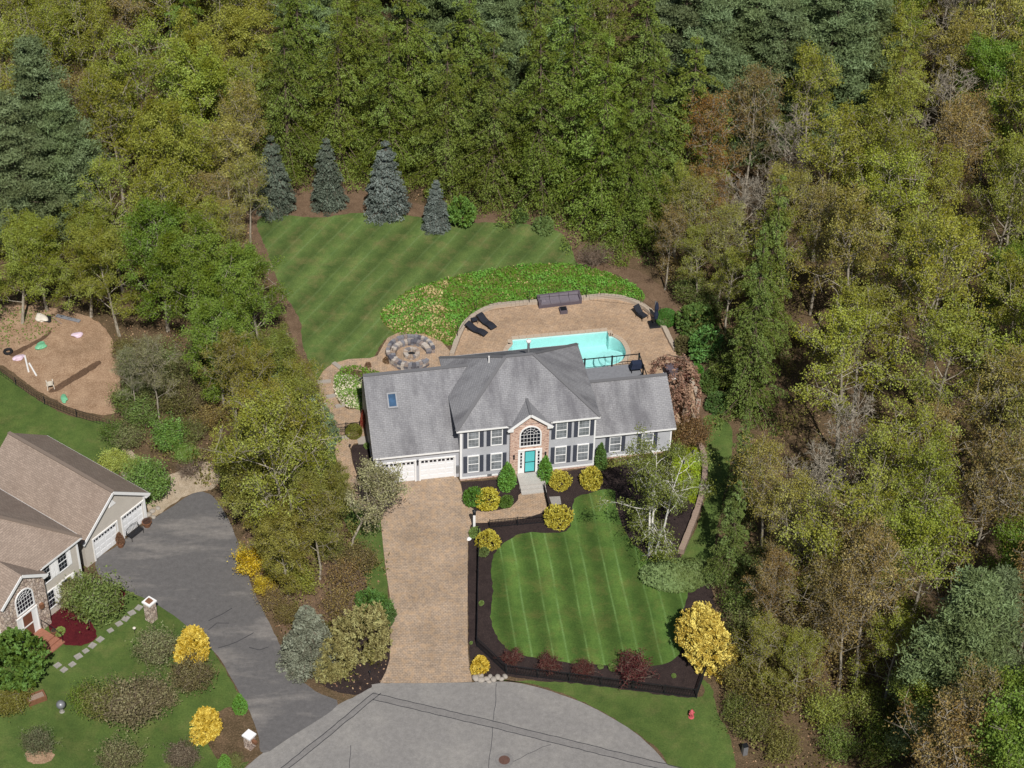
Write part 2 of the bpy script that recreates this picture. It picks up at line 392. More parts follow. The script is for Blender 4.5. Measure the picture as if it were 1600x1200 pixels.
PAV_ROT = -radians(10.7)
M = dict(
 pavers=m_pavers('driveway_pavers', radians(0), S(184, 163, 142, .8), S(168, 149, 130, .8), S(194, 164, 132, .8), S(122, 108, 96, .8)),
 patio=m_pavers('patio_pavers', PAV_ROT, S(194, 168, 142, .76), S(180, 154, 130, .76), S(200, 168, 136, .76), S(140, 115, 92, .78), 0.3, 0.2),
 walk=m_pavers('walk_pavers', radians(35), S(192, 168, 144, .78), S(174, 152, 130, .78), S(198, 166, 134, .78), S(128, 108, 92, .78), 0.24, 0.16),
 road=m_asphalt('road_asphalt', S(150, 147, 144, .72), S(172, 168, 162, .74), 0.6, 0.25),
 patch=m_asphalt('trench_patch_asphalt', S(142, 139, 137, .71), S(158, 154, 150, .71), 0.4, 0.6),
 tar=m_plain('tar_seal', S(66, 66, 70, .8), 0.7, 0.3, 0.3),
 drive=m_asphalt('driveway_asphalt', S(106, 104, 104, .82), S(160, 154, 148, .82), 0.85, 0.26, ((0, 0, radians(-38)), (0.35, 1.2, 1))),
 mulch=m_soil('bark_mulch', S(64, 54, 52, .85), S(50, 42, 42, .85), S(104, 88, 82, .85), 2.0, 16, 0.8, 0.35),
 red_mulch=m_soil('red_mulch', S(100, 36, 42, .8), S(76, 26, 34, .8), S(130, 62, 62, .8), 2.0, 16, 0.8, 0.35),
 soil=m_soil('garden_soil', S(176, 148, 122, .85), S(146, 118, 94, .85), S(200, 174, 146, .85), 1.0, 9, 0.6, 0.5),
 soil2=m_soil('bare_brown_soil', S(132, 110, 90, .75), S(108, 88, 70, .75), S(152, 128, 104, .75), 1.2, 10, 0.6, 0.5),
 trench=m_soil('dark_trench_soil', S(116, 92, 74, .8), S(96, 76, 62, .8), S(140, 114, 92, .8), 1.5, 12, 0.8, 0.5),
 litter=m_soil('forest_floor', S(122, 102, 80, .7), S(90, 78, 56, .7), S(158, 132, 106, .7), 0.8, 9, 0.8, 0.6),
 sand=m_soil('pale_gravel', S(205, 188, 165, .75), S(176, 158, 134, .75), S(222, 208, 188, .75), 2, 14, 0.8, 0.5),
 bedsoil=m_soil('bed_soil', S(128, 128, 70, .75), S(92, 110, 46, .75), S(178, 164, 118, .75), 1.0, 8, 0.8, 0.5),
 shingle=m_shingle('grey_shingles', S(160, 160, 163, .78), S(150, 150, 154, .78), S(100, 99, 104, .78)),
 shingle_b=m_shingle('brown_shingles', S(178, 160, 146, .74), S(160, 143, 130, .74), S(140, 122, 110, .74), 0.6, 0.5),
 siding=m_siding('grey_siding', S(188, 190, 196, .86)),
 siding_b=m_siding('beige_siding', S(205, 198, 188, .86)),
 white=m_plain('white_trim', (0.8, 0.8, 0.8), 0.5, 0.35, 0.03),
 muntin=m_plain('pale_muntin', S(186, 188, 192), 0.5, 0.3, 0.03),
 doorwhite=m_plain('white_garage_door', (0.76, 0.77, 0.79), 0.5, 0.35, 0.03),
 shutter=m_plain('charcoal_shutter', S(70, 74, 86, .9), 0.6, 0.3, 0.08, 8),
 black=m_plain('black_metal', (0.012, 0.013, 0.016), 0.45, 0.4, 0.2),
 navy=m_plain('navy_canvas', S(38, 46, 66), 0.85, 0.2, 0.2, 6),
 darkcloth=m_plain('black_sling', S(42, 44, 52), 0.85, 0.2, 0.2, 6),
 wicker=m_plain('grey_brown_wicker', S(92, 84, 92), 0.9, 0.2, 0.25, 30),
 cushion=m_plain('mauve_grey_cushion', S(112, 106, 114), 0.95, 0.1, 0.12, 6),
 teal=m_plain('teal_paint', S(92, 196, 200, .95), 0.4, 0.4, 0.05),
 brick=m_brick('tan_red_brick', S(212, 178, 158, .95), S(196, 158, 138, .95), S(150, 112, 100, .95), S(215, 202, 190, .9)),
 fieldstone=m_stone('fieldstone_veneer', [S(150, 130, 120), S(196, 178, 164), S(215, 200, 188), S(170, 152, 140), S(206, 188, 170)], S(140, 124, 116), 4.2),
 wallstone=m_plain('fire_pit_stone', S(118, 118, 124, .95), 0.9, 0.2, 0.45, 5),
 capstone=m_plain('pale_cap_stone', S(182, 168, 152, .85), 0.9, 0.2, 0.2, 5),
 ringstone=m_plain('pale_ring_stone', S(196, 184, 170, .85), 0.9, 0.2, 0.3, 6),
 granite=m_plain('granite_tread', S(176, 168, 158, .75), 0.85, 0.25, 0.12, 12),
 concrete=m_plain('landing_stone', S(188, 184, 178, .8), 0.85, 0.25, 0.1, 6),
 flag=m_plain('grey_flagstone', S(160, 156, 150, .8), 0.9, 0.2, 0.2, 6),
 timber=m_plain('weathered_timber', S(160, 140, 126, .8), 0.9, 0.2, 0.2, 6),
 wood=m_plain('brown_wood', S(120, 84, 62), 0.7, 0.3, 0.25, 6),
 greywood=m_plain('grey_deck_board', S(136, 138, 144, .8), 0.8, 0.2, 0.12, 4),
 coping=m_plain('pool_coping', S(196, 178, 158, .8), 0.85, 0.2, 0.12, 8),
 liner=m_plain('pool_liner', S(198, 230, 228, .95), 0.5, 0.3, 0.05, 2),
 glass=m_glass('window_glass', S(150, 156, 162, .6), 0.12),
 darkglass=m_glass('dark_window_glass', S(26, 30, 40), 0.08),
 skyglass=m_glass('skylight_glass', S(66, 96, 128, .7), 0.15),
 steel=m_plain('grey_steel', S(126, 128, 132), 0.4, 0.5, 0.15, 6, 0.3),
 rust=m_plain('rusty_iron', S(112, 84, 74, .7), 0.8, 0.3, 0.25, 12),
 red=m_plain('faded_red_paint', S(196, 92, 98, .85), 0.6, 0.4, 0.2, 8),
 plastic=m_plain('white_plastic', S(226, 218, 204, .85), 0.5, 0.4, 0.08, 6),
 pvc=m_plain('white_pipe', (0.75, 0.74, 0.72), 0.4, 0.4, 0.05),
 greenbag=m_plain('green_plastic_bag', S(122, 192, 150, .8), 0.4, 0.4, 0.3, 5),
 pinkbag=m_plain('pink_white_bag', S(222, 200, 216, .85), 0.5, 0.4, 0.2, 5),
 rubber=m_plain('black_rubber', (0.018, 0.018, 0.02), 0.8, 0.2, 0.2),
 brickstep=m_plain('brick_step', S(158, 108, 88, .85), 0.9, 0.2, 0.25, 12),
 brown_door=m_plain('brown_door_panel', S(128, 82, 66, .8), 0.5, 0.3, 0.15),
 bark=m_bark('grey_bark', S(134, 124, 108, .8), S(192, 184, 168, .8)),
 twig=m_bark('brown_bark', S(112, 96, 84, .8), S(160, 142, 126, .8)),
 conifer_bark=m_bark('conifer_bark', S(90, 76, 66, .7), S(140, 124, 110, .7)),
 birch=m_birch(),
 leaf=m_leaf('leaf', 0.3), needle=m_leaf('needle', 0.12),
)
def m_water():
    t = NT('pool_water')
    n = t.noise(t.pos(), 3.0, 3, 0.5)
    bp = t.n('ShaderNodeBump'); bp.inputs['Strength'].default_value = 0.35; bp.inputs['Distance'].default_value = 0.04; t.l(n, bp.inputs['Height'])
    tr = t.n('ShaderNodeBsdfTransparent'); tr.inputs[0].default_value = S(226, 248, 248) + (1,)
    gl = t.n('ShaderNodeBsdfGlossy'); gl.inputs['Roughness'].default_value = 0.04; t.l(bp.outputs[0], gl.inputs['Normal'])
    fr = t.n('ShaderNodeFresnel'); fr.inputs[0].default_value = 1.33; t.l(bp.outputs[0], fr.inputs['Normal'])
    mx = t.n('ShaderNodeMixShader')
    t.l(fr.outputs[0], mx.inputs[0]); t.l(tr.outputs[0], mx.inputs[1]); t.l(gl.outputs[0], mx.inputs[2]); t.l(mx.outputs[0], t.out.inputs[0])
    return t.m
M['water'] = m_water()

# ================================================================== GROUND AND HARDSCAPE
# house frame: u along the front (left to right), v into the depth
HA = radians(10.7); HO = g(588.3, 758.5)
def hw(u, v): return (HO[0] + u * cos(HA) - v * sin(HA), HO[1] + u * sin(HA) + v * cos(HA))
def hl(x, y):
    dx, dy = x - HO[0], y - HO[1]
    return (dx * cos(HA) + dy * sin(HA), -dx * sin(HA) + dy * cos(HA))

POOL = G([(799.6, 531), (949.5, 517.5), (951.5, 526), (957, 526), (969, 533), (976, 543), (978.5, 553), (974, 563), (962, 570), (940, 575.5), (925, 578), (790, 591), (788, 562), (794, 546), (800.5, 538.5)])
PB = [hl(*p) for p in POOL]
pu0, pu1 = min(p[0] for p in PB) - .1, max(p[0] for p in PB) + .1
pv0, pv1 = min(p[1] for p in PB) - .1, max(p[1] for p in PB) + .1
gm = MB(); BIG = 900
A_, B_, C_, D_ = hw(-BIG, pv0), hw(BIG, pv0), hw(BIG, pv1), hw(-BIG, pv1)
def gq(u0, u1, v0, v1): gm.face([hw(u0, v0) + (0,), hw(u1, v0) + (0,), hw(u1, v1) + (0,), hw(u0, v1) + (0,)])
gq(-BIG, BIG, -BIG, pv0); gq(-BIG, BIG, pv1, BIG); gq(-BIG, pu0, pv0, pv1); gq(pu1, BIG, pv0, pv1)
struct(gm.build('ground', M['litter']))

def srough(px, seed, n=5, step=0.3, amp=0.07): return rough(catmull(G(px), n), step, amp, seed)

BACK_LAWN = [(402, 346), (440, 337), (500, 340), (560, 333), (640, 337), (700, 351), (760, 348), (830, 352), (878, 366), (896, 395), (905, 415), (960, 430), (1000, 452), (1006, 470), (960, 480), (850, 490), (740, 510), (690, 540), (640, 530), (605, 530), (590, 548), (580, 560), (545, 563), (520, 569), (502, 583), (494, 594), (482, 567), (472, 530), (468, 500), (446, 462), (432, 435), (420, 400)]
sheet('bare_soil', srough([(385, 330), (440, 300), (540, 290), (640, 315), (720, 335), (800, 335), (900, 365), (930, 400), (1010, 430), (1060, 480), (1100, 560), (1130, 640), (1090, 650), (1040, 560), (980, 440), (890, 420), (700, 400), (560, 420), (500, 600), (475, 600), (455, 520), (425, 455), (395, 380)], 11), .012, M['soil2'])
sheet('back_lawn', srough(BACK_LAWN, 12), .024, m_lawn('back_lawn_grass', S(80, 102, 54, .85), S(126, 148, 98, .85), S(146, 132, 90, .8), -atan2(g(495, 457.5)[1] - g(567.5, 382.5)[1], g(495, 457.5)[0] - g(567.5, 382.5)[0]) + pi / 2, 2.7, [(.2, .05, 1.0), (.62, .05, .8)], 0.4, .5, .2))

# dirt vegetable garden and neighbour lawns
sheet('garden_soil', srough([(-60, 470), (0, 478), (60, 478), (130, 492), (165, 515), (186, 560), (186, 630), (170, 648), (120, 640), (80, 622), (40, 598), (5, 572), (-60, 545)], 13), .012, M['soil'])
NL = m_lawn('neighbour_grass', S(78, 100, 50, .78), S(100, 126, 66, .8), S(134, 130, 82, .8), radians(-30), 3.0, [(.5, .3, .4)], 0.3, .4, .05)
sheet('neighbour_back_lawn', srough([(-80, 545), (0, 580), (40, 612), (90, 642), (130, 655), (170, 662), (178, 690), (200, 720), (160, 760), (60, 800), (-80, 800)], 14), .02, NL)
sheet('neighbour_front_lawn', srough([(-80, 930), (60, 980), (130, 925), (190, 914), (260, 945), (320, 1000), (365, 1070), (405, 1150), (405, 1172), (360, 1225), (330, 1300), (-80, 1300)], 15), .016, NL)
sheet('verge_lawn', srough([(770, 1063), (900, 1068), (1085, 1090), (1096, 1062), (1112, 1075), (1120, 1110), (1140, 1150), (1150, 1200), (1160, 1300), (1060, 1300), (1040, 1190), (1000, 1150), (940, 1112), (870, 1080), (800, 1064)], 16), .016, NL)

# mulch and front lawn
MULCH = [(720, 753), (800, 748), (860, 742), (930, 728), (1052, 705), (1070, 690), (1093, 692), (1101, 730), (1098, 775), (1080, 830), (1063, 868), (1075, 905), (1112, 915), (1122, 980), (1112, 1040), (1098, 1050), (1089, 1092), (1000, 1084), (900, 1071), (792, 1057), (785, 1064), (742, 1067), (736, 1045), (732, 1000), (731, 910), (733, 822), (733, 790), (722, 775)]
sheet('front_mulch_bed', rough(G(MULCH), .3, .04, 17), .014, M['mulch'])
FL = [(957, 765), (917, 772), (898, 780), (895, 803), (889, 825), (874, 833), (838, 832), (807, 837), (785, 851), (772, 867), (767, 892), (770, 924), (766, 958), (774, 990), (787, 1009), (813, 1023), (870, 1034), (933, 1039), (1016, 1041), (1056, 1028), (1070, 1000), (1066, 960), (1075, 928), (1060, 905), (1028, 885), (1010, 868), (985, 845), (965, 800)]
pa, pb = g(811.4, 860), g(832, 980.6)
sheet('front_lawn', srough(FL, 18), .026, m_lawn('front_lawn_grass', S(72, 100, 46, .85), S(122, 154, 92, .88), S(128, 118, 70, .8), -atan2(pb[1] - pa[1], pb[0] - pa[0]) + pi / 2, 2.5, [(.15, .045, 1.0), (.55, .04, .9)], 0.75, .45, .26))
sheet('side_lawn', srough([(1100, 652), (1140, 662), (1144, 700), (1132, 770), (1120, 830), (1110, 890), (1085, 925), (1066, 915), (1064, 872), (1086, 830), (1104, 770), (1106, 720)], 19), .022, NL)
sheet('left_mulch_bed', rough(catmull(G([(549, 700), (556, 695), (570, 694), (582, 694), (592, 757), (592, 784), (578, 776), (562, 752), (552, 722)]), 4), .3, .03, 20), .014, M['mulch'])
sheet('strip_mulch_bed', srough([(560, 1086), (520, 1078), (470, 1045), (500, 1020), (590, 985), (611, 985), (610, 1030), (596, 1066), (580, 1076)], 21), .014, M['mulch'])
sheet('path_lawn', srough([(500, 690), (516, 690), (526, 722), (535, 752), (550, 781), (578, 798), (596, 812), (600, 880), (606, 930), (580, 930), (555, 850), (520, 780), (500, 740)], 22), .016, NL)
sheet('red_mulch_bed', srough([(78, 990), (76, 958), (90, 945), (130, 960), (150, 985), (148, 1000), (120, 1010), (95, 1005)], 23), .03, M['red_mulch'])
sheet('red_mulch_patch', srough([(163, 955), (168, 935), (182, 920), (195, 928), (190, 952), (176, 962)], 24), .03, M['red_mulch'])
sheet('gravel_patch', srough([(158, 705), (185, 690), (215, 715), (235, 745), (270, 740), (330, 720), (345, 745), (330, 765), (290, 775), (240, 808), (228, 790), (200, 750)], 25), .014, M['sand'])
sheet('ground_leaf_bed', srough([(345, 1110), (380, 1108), (405, 1140), (410, 1165), (385, 1190), (340, 1185), (320, 1140)], 26), .024, M['litter'])
sheet('strip_leaf_litter', srough([(372, 850), (395, 880), (410, 925), (440, 985), (480, 1040), (540, 1010), (560, 930), (500, 860), (430, 800)], 27), .008, M['soil2'])

# asphalt
road_px = [(300, 1290), (345, 1235), (388, 1196), (412, 1176), (462, 1146), (525, 1103), (558, 1087), (580, 1074), (596, 1068), (740, 1066), (800, 1066), (860, 1080), (920, 1103), (970, 1130), (1010, 1160), (1045, 1198), (1075, 1245), (1080, 1340), (300, 1420), (230, 1340)]
sheet('road', rough(catmull(G(road_px), 4), .4, .03, 31), .020, M['road'])
sheet('neighbour_driveway', rough(catmull(G([(150, 877), (180, 855), (231, 816), (272, 790), (300, 772), (322, 770), (342, 786), (365, 830), (380, 876), (396, 922), (420, 972), (458, 1046), (492, 1080), (528, 1101), (462, 1147), (412, 1177), (404, 1150), (390, 1112), (368, 1072), (340, 1025), (300, 985), (250, 948), (192, 920), (160, 905)]), 4), .4, .03, 32), .028, M['drive'])

def ribbon(pts, w, z, mat, name, closed=False):
    mb = MB(); L = []
    for i, p in enumerate(pts):
        a = pts[max(i - 1, 0)]; b = pts[min(i + 1, len(pts) - 1)]
        d = hypot(b[0] - a[0], b[1] - a[1]) or 1; nx, ny = -(b[1] - a[1]) / d, (b[0] - a[0]) / d
        L.append(((p[0] + nx * w / 2, p[1] + ny * w / 2, z), (p[0] - nx * w / 2, p[1] - ny * w / 2, z)))
    for i in range(len(L) - 1): mb.face([L[i][1], L[i + 1][1], L[i + 1][0], L[i][0]])
    return mb.build(name, mat)
def wob(px, seed, amp=.03): 
    r = random.Random(seed); return [(x + r.uniform(-amp, amp), y + r.uniform(-amp, amp)) for x, y in resample(G(px), .5, False)]
pt = struct(empty('trench_patch'), 'darker asphalt trench patch with tarred seams crossing the cul-de-sac')
for k, px in enumerate(([(430, 1208), (520, 1135), (583, 1083)], [(583, 1083), (770, 1127), (1052, 1197), (1075, 1203)])):
    off = 5.2 if k else 0
    ribbon(resample(G([(x + (0 if k else 6), y + off) for x, y in px]), .5, False), .44 if k else .46, .0242 + k * .001, M['patch'], 'patch_strip', False).parent = pt
    for s in (0, 1):
        q = [(x + (13 * s if not k else 0), y + (10.5 * s if k else 0)) for x, y in px]
        ribbon(wob(q, 40 + k * 2 + s), .06, .0282, M['tar'], 'tar_seam').parent = pt
seams = struct(empty('crack_seals'), 'thin tarred crack lines in the asphalt')
for k, px in enumerate(([(776, 1068), (772, 1120), (764, 1200)], [(548, 1165), (546, 1200)], [(800, 1190), (860, 1163)])):
    ribbon(wob(px, 60 + k, .05), .035, .025, M['tar'], 'crack_line').parent = seams
for k, px in enumerate(([(325, 970), (345, 960), (362, 951)], [(326, 985), (340, 975), (357, 975)], [(342, 1013), (370, 1003), (396, 990)], [(390, 1012), (405, 1016), (420, 1011)])):
    ribbon(wob(px, 70 + k, .06), .06, .034, M['tar'], 'crack_line').parent = seams
mh = tag(empty('manhole_cover', g(788, 1188) + (.02,)), 'round rusty manhole cover set in the cul-de-sac asphalt', 'manhole')
MB().lathe([(.62, 0), (.62, .012), (.60, .014)], 28).build('concrete_collar', M['patch'], mh)
MB().lathe([(.38, .012), (.38, .022), (.36, .024)], 28).build('lid', M['rust'], mh)
lt = MB()
for r0 in (.12, .24): lt.lathe([(r0 + .03, .022), (r0 + .03, .030), (r0, .030), (r0, .022)], 20)
lt.build('raised_ring', M['rust'], mh)

# paved areas
sheet('driveway', rough(G([(592, 757), (713, 744), (720, 757), (724, 775), (730, 790), (742, 797), (742, 815), (735, 822), (731, 850), (730.5, 910), (730.5, 1000), (732, 1030), (735, 1050), (738, 1066), (666, 1068), (594, 1067.5), (603, 1050), (609, 1030), (610.5, 985), (610, 940), (601.5, 880), (597, 835), (594, 800), (590, 780)]), .4, .012, 33), .034, M['pavers'])
sheet('front_walk', rough(catmull(G([(727, 789), (735, 796), (750, 799), (775, 798), (797, 792), (809, 782), (813, 772), (848, 768), (854, 796), (840, 804), (812, 812), (765, 817), (738, 818), (730, 822)]), 4), .4, .012, 34), .040, M['walk'])
sheet('garden_path', rough(G([(590, 556), (578, 560), (545, 561.5), (520, 568), (505, 580), (497, 594), (500, 618), (508, 640), (513, 660), (514, 684), (520, 690), (527, 722), (536, 752), (550, 780), (572, 797), (594, 803), (598, 780), (577, 776), (561, 752), (551, 724), (547, 702), (553, 694), (578, 690), (578, 660), (574, 640), (545, 640), (530, 632), (522, 616), (520, 598), (526, 584), (545, 577), (600, 585), (640, 590), (700, 580), (712, 560), (700, 545), (690, 534), (672, 526), (648, 518), (625, 519), (606, 528), (598, 541)]), .4, .012, 35), .036, M['walk'])
patio_px = [(704, 562), (706, 552), (712, 537), (724, 512), (733, 502), (746, 493), (771, 482), (805, 478), (840, 475), (911, 469), (944, 466.5), (971, 469.5), (996, 478), (1012, 488), (1032, 509), (1047, 536), (1062, 560), (1074, 587), (1086, 612), (1090, 636), (1076, 660), (1056, 668), (1040, 640), (1010, 650), (930, 660), (720, 680), (690, 640), (700, 590)]
pat = rough(G(patio_px), .4, .012, 36)
n = len(pat); area = sum(pat[i][0] * pat[(i + 1) % n][1] - pat[(i + 1) % n][0] * pat[i][1] for i in range(n))
if area < 0: pat.reverse()
hole = list(POOL); n = len(hole); area = sum(hole[i][0] * hole[(i + 1) % n][1] - hole[(i + 1) % n][0] * hole[i][1] for i in range(n))
if area > 0: hole.reverse()
# the patio is filled around the pool hole with bmesh
bm = bmesh.new(); es = []
for loop in (pat, hole):
    vsb = [bm.verts.new((x, y, .044)) for x, y in loop]
    es += [bm.edges.new((vsb[i], vsb[(i + 1) % len(vsb)])) for i in range(len(vsb))]
bmesh.ops.triangle_fill(bm, use_beauty=True, use_dissolve=False, edges=es, normal=(0, 0, 1))
for f in bm.faces:
    if f.normal.z < 0: f.normal_flip()
me = bpy.data.meshes.new('patio'); bm.to_mesh(me); bm.free(); me.materials.append(M['patio'])
struct(link('patio', me))

# pool
pool = tag(empty('swimming_pool', hw(14, 14) + (0,)), 'turquoise inground swimming pool with pale stone coping behind the grey house', 'pool')
def lc(P, o): return [(x - o.location.x, y - o.location.y) for x, y in P]
pl = lc(POOL, pool)
pc = catmull(pl[2:11], 4, False); pl2 = pl[:2] + pc + pl[11:]
b = MB(); nn = len(pl2)
for i in range(nn):
    a, c = pl2[i], pl2[(i + 1) % nn]
    b.face([a + (-1.5,), c + (-1.5,), c + (.05,), a + (.05,)]); 
b.face([p + (-1.5,) for p in pl2])
b.build('basin', M['liner'], pool)
st = MB()
stc = lc([g(952, 548)], pool)[0]
for k in range(3): st.lathe([(1.5 - .42 * k, -1.49), (1.5 - .42 * k, -1.0 + k * .28)], 20, (stc[0] + .25, stc[1] - .2, 0))
st.build('entry_steps', M['liner'], pool)
wp = MB(); wp.face([p + (-.13,) for p in (pl2 if sum(pl2[i][0] * pl2[(i + 1) % nn][1] - pl2[(i + 1) % nn][0] * pl2[i][1] for i in range(nn)) > 0 else pl2[::-1])])
wp.build('water', M['water'], pool)
# coping stones round the rim
cx_ = sum(p[0] for p in pl2) / nn; cy_ = sum(p[1] for p in pl2) / nn
rim = resample(pl2, .62)
for i in range(len(rim)):
    a, c = rim[i], rim[(i + 1) % len(rim)]
    d = hypot(c[0] - a[0], c[1] - a[1])
    if d < .05: continue
    nx, ny = (c[1] - a[1]) / d, -(c[0] - a[0]) / d
    if not inpoly((a[0] + c[0]) / 2 + nx * .1, (a[1] + c[1]) / 2 + ny * .1, pl2): pass
    else: nx, ny = -nx, -ny
    e = .012; ux, uy = (c[0] - a[0]) / d * e, (c[1] - a[1]) / d * e
    mb = MB(); i0, o0 = -.04, .36
    mb.hexa([(a[0] + ux + nx * i0, a[1] + uy + ny * i0, .046), (c[0] - ux + nx * i0, c[1] - uy + ny * i0, .046), (c[0] - ux + nx * o0, c[1] - uy + ny * o0, .046), (a[0] + ux + nx * o0, a[1] + uy + ny * o0, .046),
             (a[0] + ux + nx * i0, a[1] + uy + ny * i0, .085), (c[0] - ux + nx * i0, c[1] - uy + ny * i0, .085), (c[0] - ux + nx * o0, c[1] - uy + ny * o0, .085), (a[0] + ux + nx * o0, a[1] + uy + ny * o0, .085)])
    mb.build('coping_stone', M['coping'], pool)

# low curved walls made of cap stones
def block_wall(name, px, w, h, mat, label, cat, L=.62, z0=0.0, smooth=5):
    P = resample(catmull(G(px), smooth, False), L, False)
    base = P[0]; o = tag(empty(name, base + (0,)), label, cat); r = random.Random(len(px))
    for i in range(len(P) - 1):
        a, c = P[i], P[i + 1]; d = hypot(c[0] - a[0], c[1] - a[1])
        if d < .05: continue
        mb = MB(); hh = h + r.uniform(-.02, .02)
        ang = atan2(c[1] - a[1], c[0] - a[0])
        mb.box(.008, d - .008, -w / 2 + r.uniform(-.02, .02), w / 2 + r.uniform(-.02, .02), z0, hh)
        s = mb.build('stone', mat, o); s.location = (a[0] - base[0], a[1] - base[1], 0); s.rotation_euler = (0, 0, ang)
    return o
block_wall('patio_wall', [(706, 557), (712, 540), (723, 514), (733, 502), (747, 492), (771, 481), (805, 477), (840, 474), (911, 468), (944, 465.5), (972, 468.5), (997, 477), (1013, 487), (1033, 508), (1048, 536), (1056, 550)], .38, .34, M['capstone'], 'low curved tan stone edging wall round the pool patio', 'wall')
block_wall('side_wall', [(1073, 588), (1083, 606), (1090, 624), (1090, 640), (1084, 654)], .34, .4, M['capstone'], 'short curved stone wall beside the weeping brown tree', 'wall')
block_wall('retaining_wall', [(1086, 688), (1096, 706), (1101, 730), (1100, 752), (1094, 785), (1082, 820), (1064, 866)], .42, .5, M['timber'], 'long curved timber-coloured retaining wall right of the white birch', 'wall', .8)
block_wall('drainage_edge', [(1046, 742), (1064, 726), (1084, 709), (1090, 705)], .5, .06, M['flag'], 'flat grey stone strip crossing the bright green ground cover', 'stone edging', .9, 0.02)
# granite treads on the side path
ts = struct(empty('path_steps'), 'pale granite treads on the curved side path')
for (a, c) in (((521, 568), (534, 578)), ((496, 598), (517, 597)), ((510, 622), (524, 619)), ((524, 637), (538, 634)), ((503, 662), (512, 640)), ((548, 684), (517, 687))):
    A, B = g(*a), g(*c); MB().beam(A + (.09,), B + (.09,), .36, .12).build('granite_tread', M['granite'], ts)
MB().prism(G([(557, 684), (577, 682), (579, 694), (560, 695)]), .03, .075).build('granite_slab', M['granite'], ts)
# stepping stones in the neighbour's lawn
ss = struct(empty('stepping_stone_path'), 'curved row of grey stepping stones across the neighbour lawn')
for k, (x, y) in enumerate([(217, 950), (206, 958), (196.5, 967), (186, 975), (172.5, 985.5), (156.5, 999.5), (144.5, 1009), (134, 1017.5), (122.5, 1026), (113, 1038.5), (100, 1047), (90, 1040)]):
    c = g(x, y); r = random.Random(k); a0 = radians(50) + r.uniform(-.3, .3); s_ = r.uniform(.2, .26)
    o = MB().box(-s_, s_, -s_ * .9, s_ * .9, .016, .055).build('flagstone', M['flag'], ss); o.location = (c[0], c[1], 0); o.rotation_euler = (0, 0, a0)
fl = MB().prism(G([(858, 777), (875, 776), (877, 788), (862, 789)]), .015, .05).build('stepping_slab', M['flag']); tag(fl, 'flat grey square slab beside the front walk fence', 'paving slab')
# trench in the soil garden
tr = sheet('garden_trench', rough(catmull(G([(75, 612), (95, 598), (125, 580), (150, 565), (158, 568), (135, 585), (105, 602), (88, 612)]), 3), .2, .05, 37), .022, M['trench'])
tr2 = sheet('garden_furrow', rough(catmull(G([(15, 552), (45, 538), (70, 524), (78, 516), (80, 520), (66, 532), (45, 544), (22, 557)]), 3), .2, .05, 38), .022, M['trench'])

# ================================================================== GREY HOUSE
def rplane(mb, pts):
    """roof plane; first two points run along the eave"""
    P = [Vector(p) for p in pts]; e = (P[1] - P[0]).normalized()
    nrm = (P[1] - P[0]).cross(P[2] - P[0]).normalized(); up = nrm.cross(e)
    off = random.uniform(0, 20)
    mb.face(pts, [((p - P[0]).dot(e) + off, (p - P[0]).dot(up)) for p in P])
def wall_poly(mb, poly3): mb.face(poly3)
def arch(cx, z0, z1, w, n=14):
    """window outline with half-round top: list of (u, z)"""
    r = w / 2; zc = z1 - r
    return [(cx - r, z0), (cx + r, z0)] + [(cx + r * cos(a), zc + r * sin(a)) for a in [pi * k / n for k in range(n + 1)]]
def add_window(house, cu, z0, w, h, v, shutters=True, sw=.3, shutter_mat='shutter', grid=(3, 2), glass='glass', axis=0):
    f = MB(); t = .07
    f.box(cu - w / 2 - t, cu + w / 2 + t, v - .06, v + .02, z0 - t, z0); f.box(cu - w / 2 - t, cu + w / 2 + t, v - .06, v + .02, z0 + h, z0 + h + t * 1.4)
    f.box(cu - w / 2 - t, cu - w / 2, v - .06, v + .02, z0 + .0005, z0 + h - .0005); f.box(cu + w / 2, cu + w / 2 + t, v - .06, v + .02, z0 + .0005, z0 + h - .0005)
    f.box(cu - w / 2 + .001, cu + w / 2 - .001, v - .045, v + .02, z0 + h / 2 - .03, z0 + h / 2 + .03)
    win = f.build('window', M['white'], house)
    for k in range(2):
        a, b = z0 + k * h / 2, z0 + (k + 1) * h / 2
        MB().face([(cu - w / 2, v - .012 - .01 * k, a), (cu + w / 2, v - .012 - .01 * k, a), (cu + w / 2, v - .012 - .01 * k, b), (cu - w / 2, v - .012 - .01 * k, b)]).build('pane', M[glass], win)
    mu = MB()
    for k in range(2):
        a, b = z0 + k * h / 2, z0 + (k + 1) * h / 2
        for i in range(1, grid[0]): x = cu - w / 2 + w * i / grid[0]; mu.box(x - .006, x + .006, v - .033, v - .024, a + .01, b - .01)
        for i in range(1, grid[1]): z = a + (b - a) * i / grid[1]; mu.box(cu - w / 2 + .01, cu + w / 2 - .01, v - .036, v - .025, z - .006, z + .006)
    mu.build('muntin', M['muntin'], win)
    if shutters:
        for s in ((-1, 1) if shutters is True else shutters):
            x0 = cu + s * (w / 2 + t + .02); x1 = x0 + s * sw; x0, x1 = min(x0, x1), max(x0, x1)
            sb = MB().box(x0, x1, v - .05, v - .006, z0 - .06, z0 + h + .06)
            nsl = 12
            for k in range(nsl):
                za = z0 + (h) * k / nsl; sb.box(x0 + .035, x1 - .035, v - .062, v - .051, za + .02, za + h / nsl - .02)
            sb.build('shutter', M[shutter_mat], house)
    return win
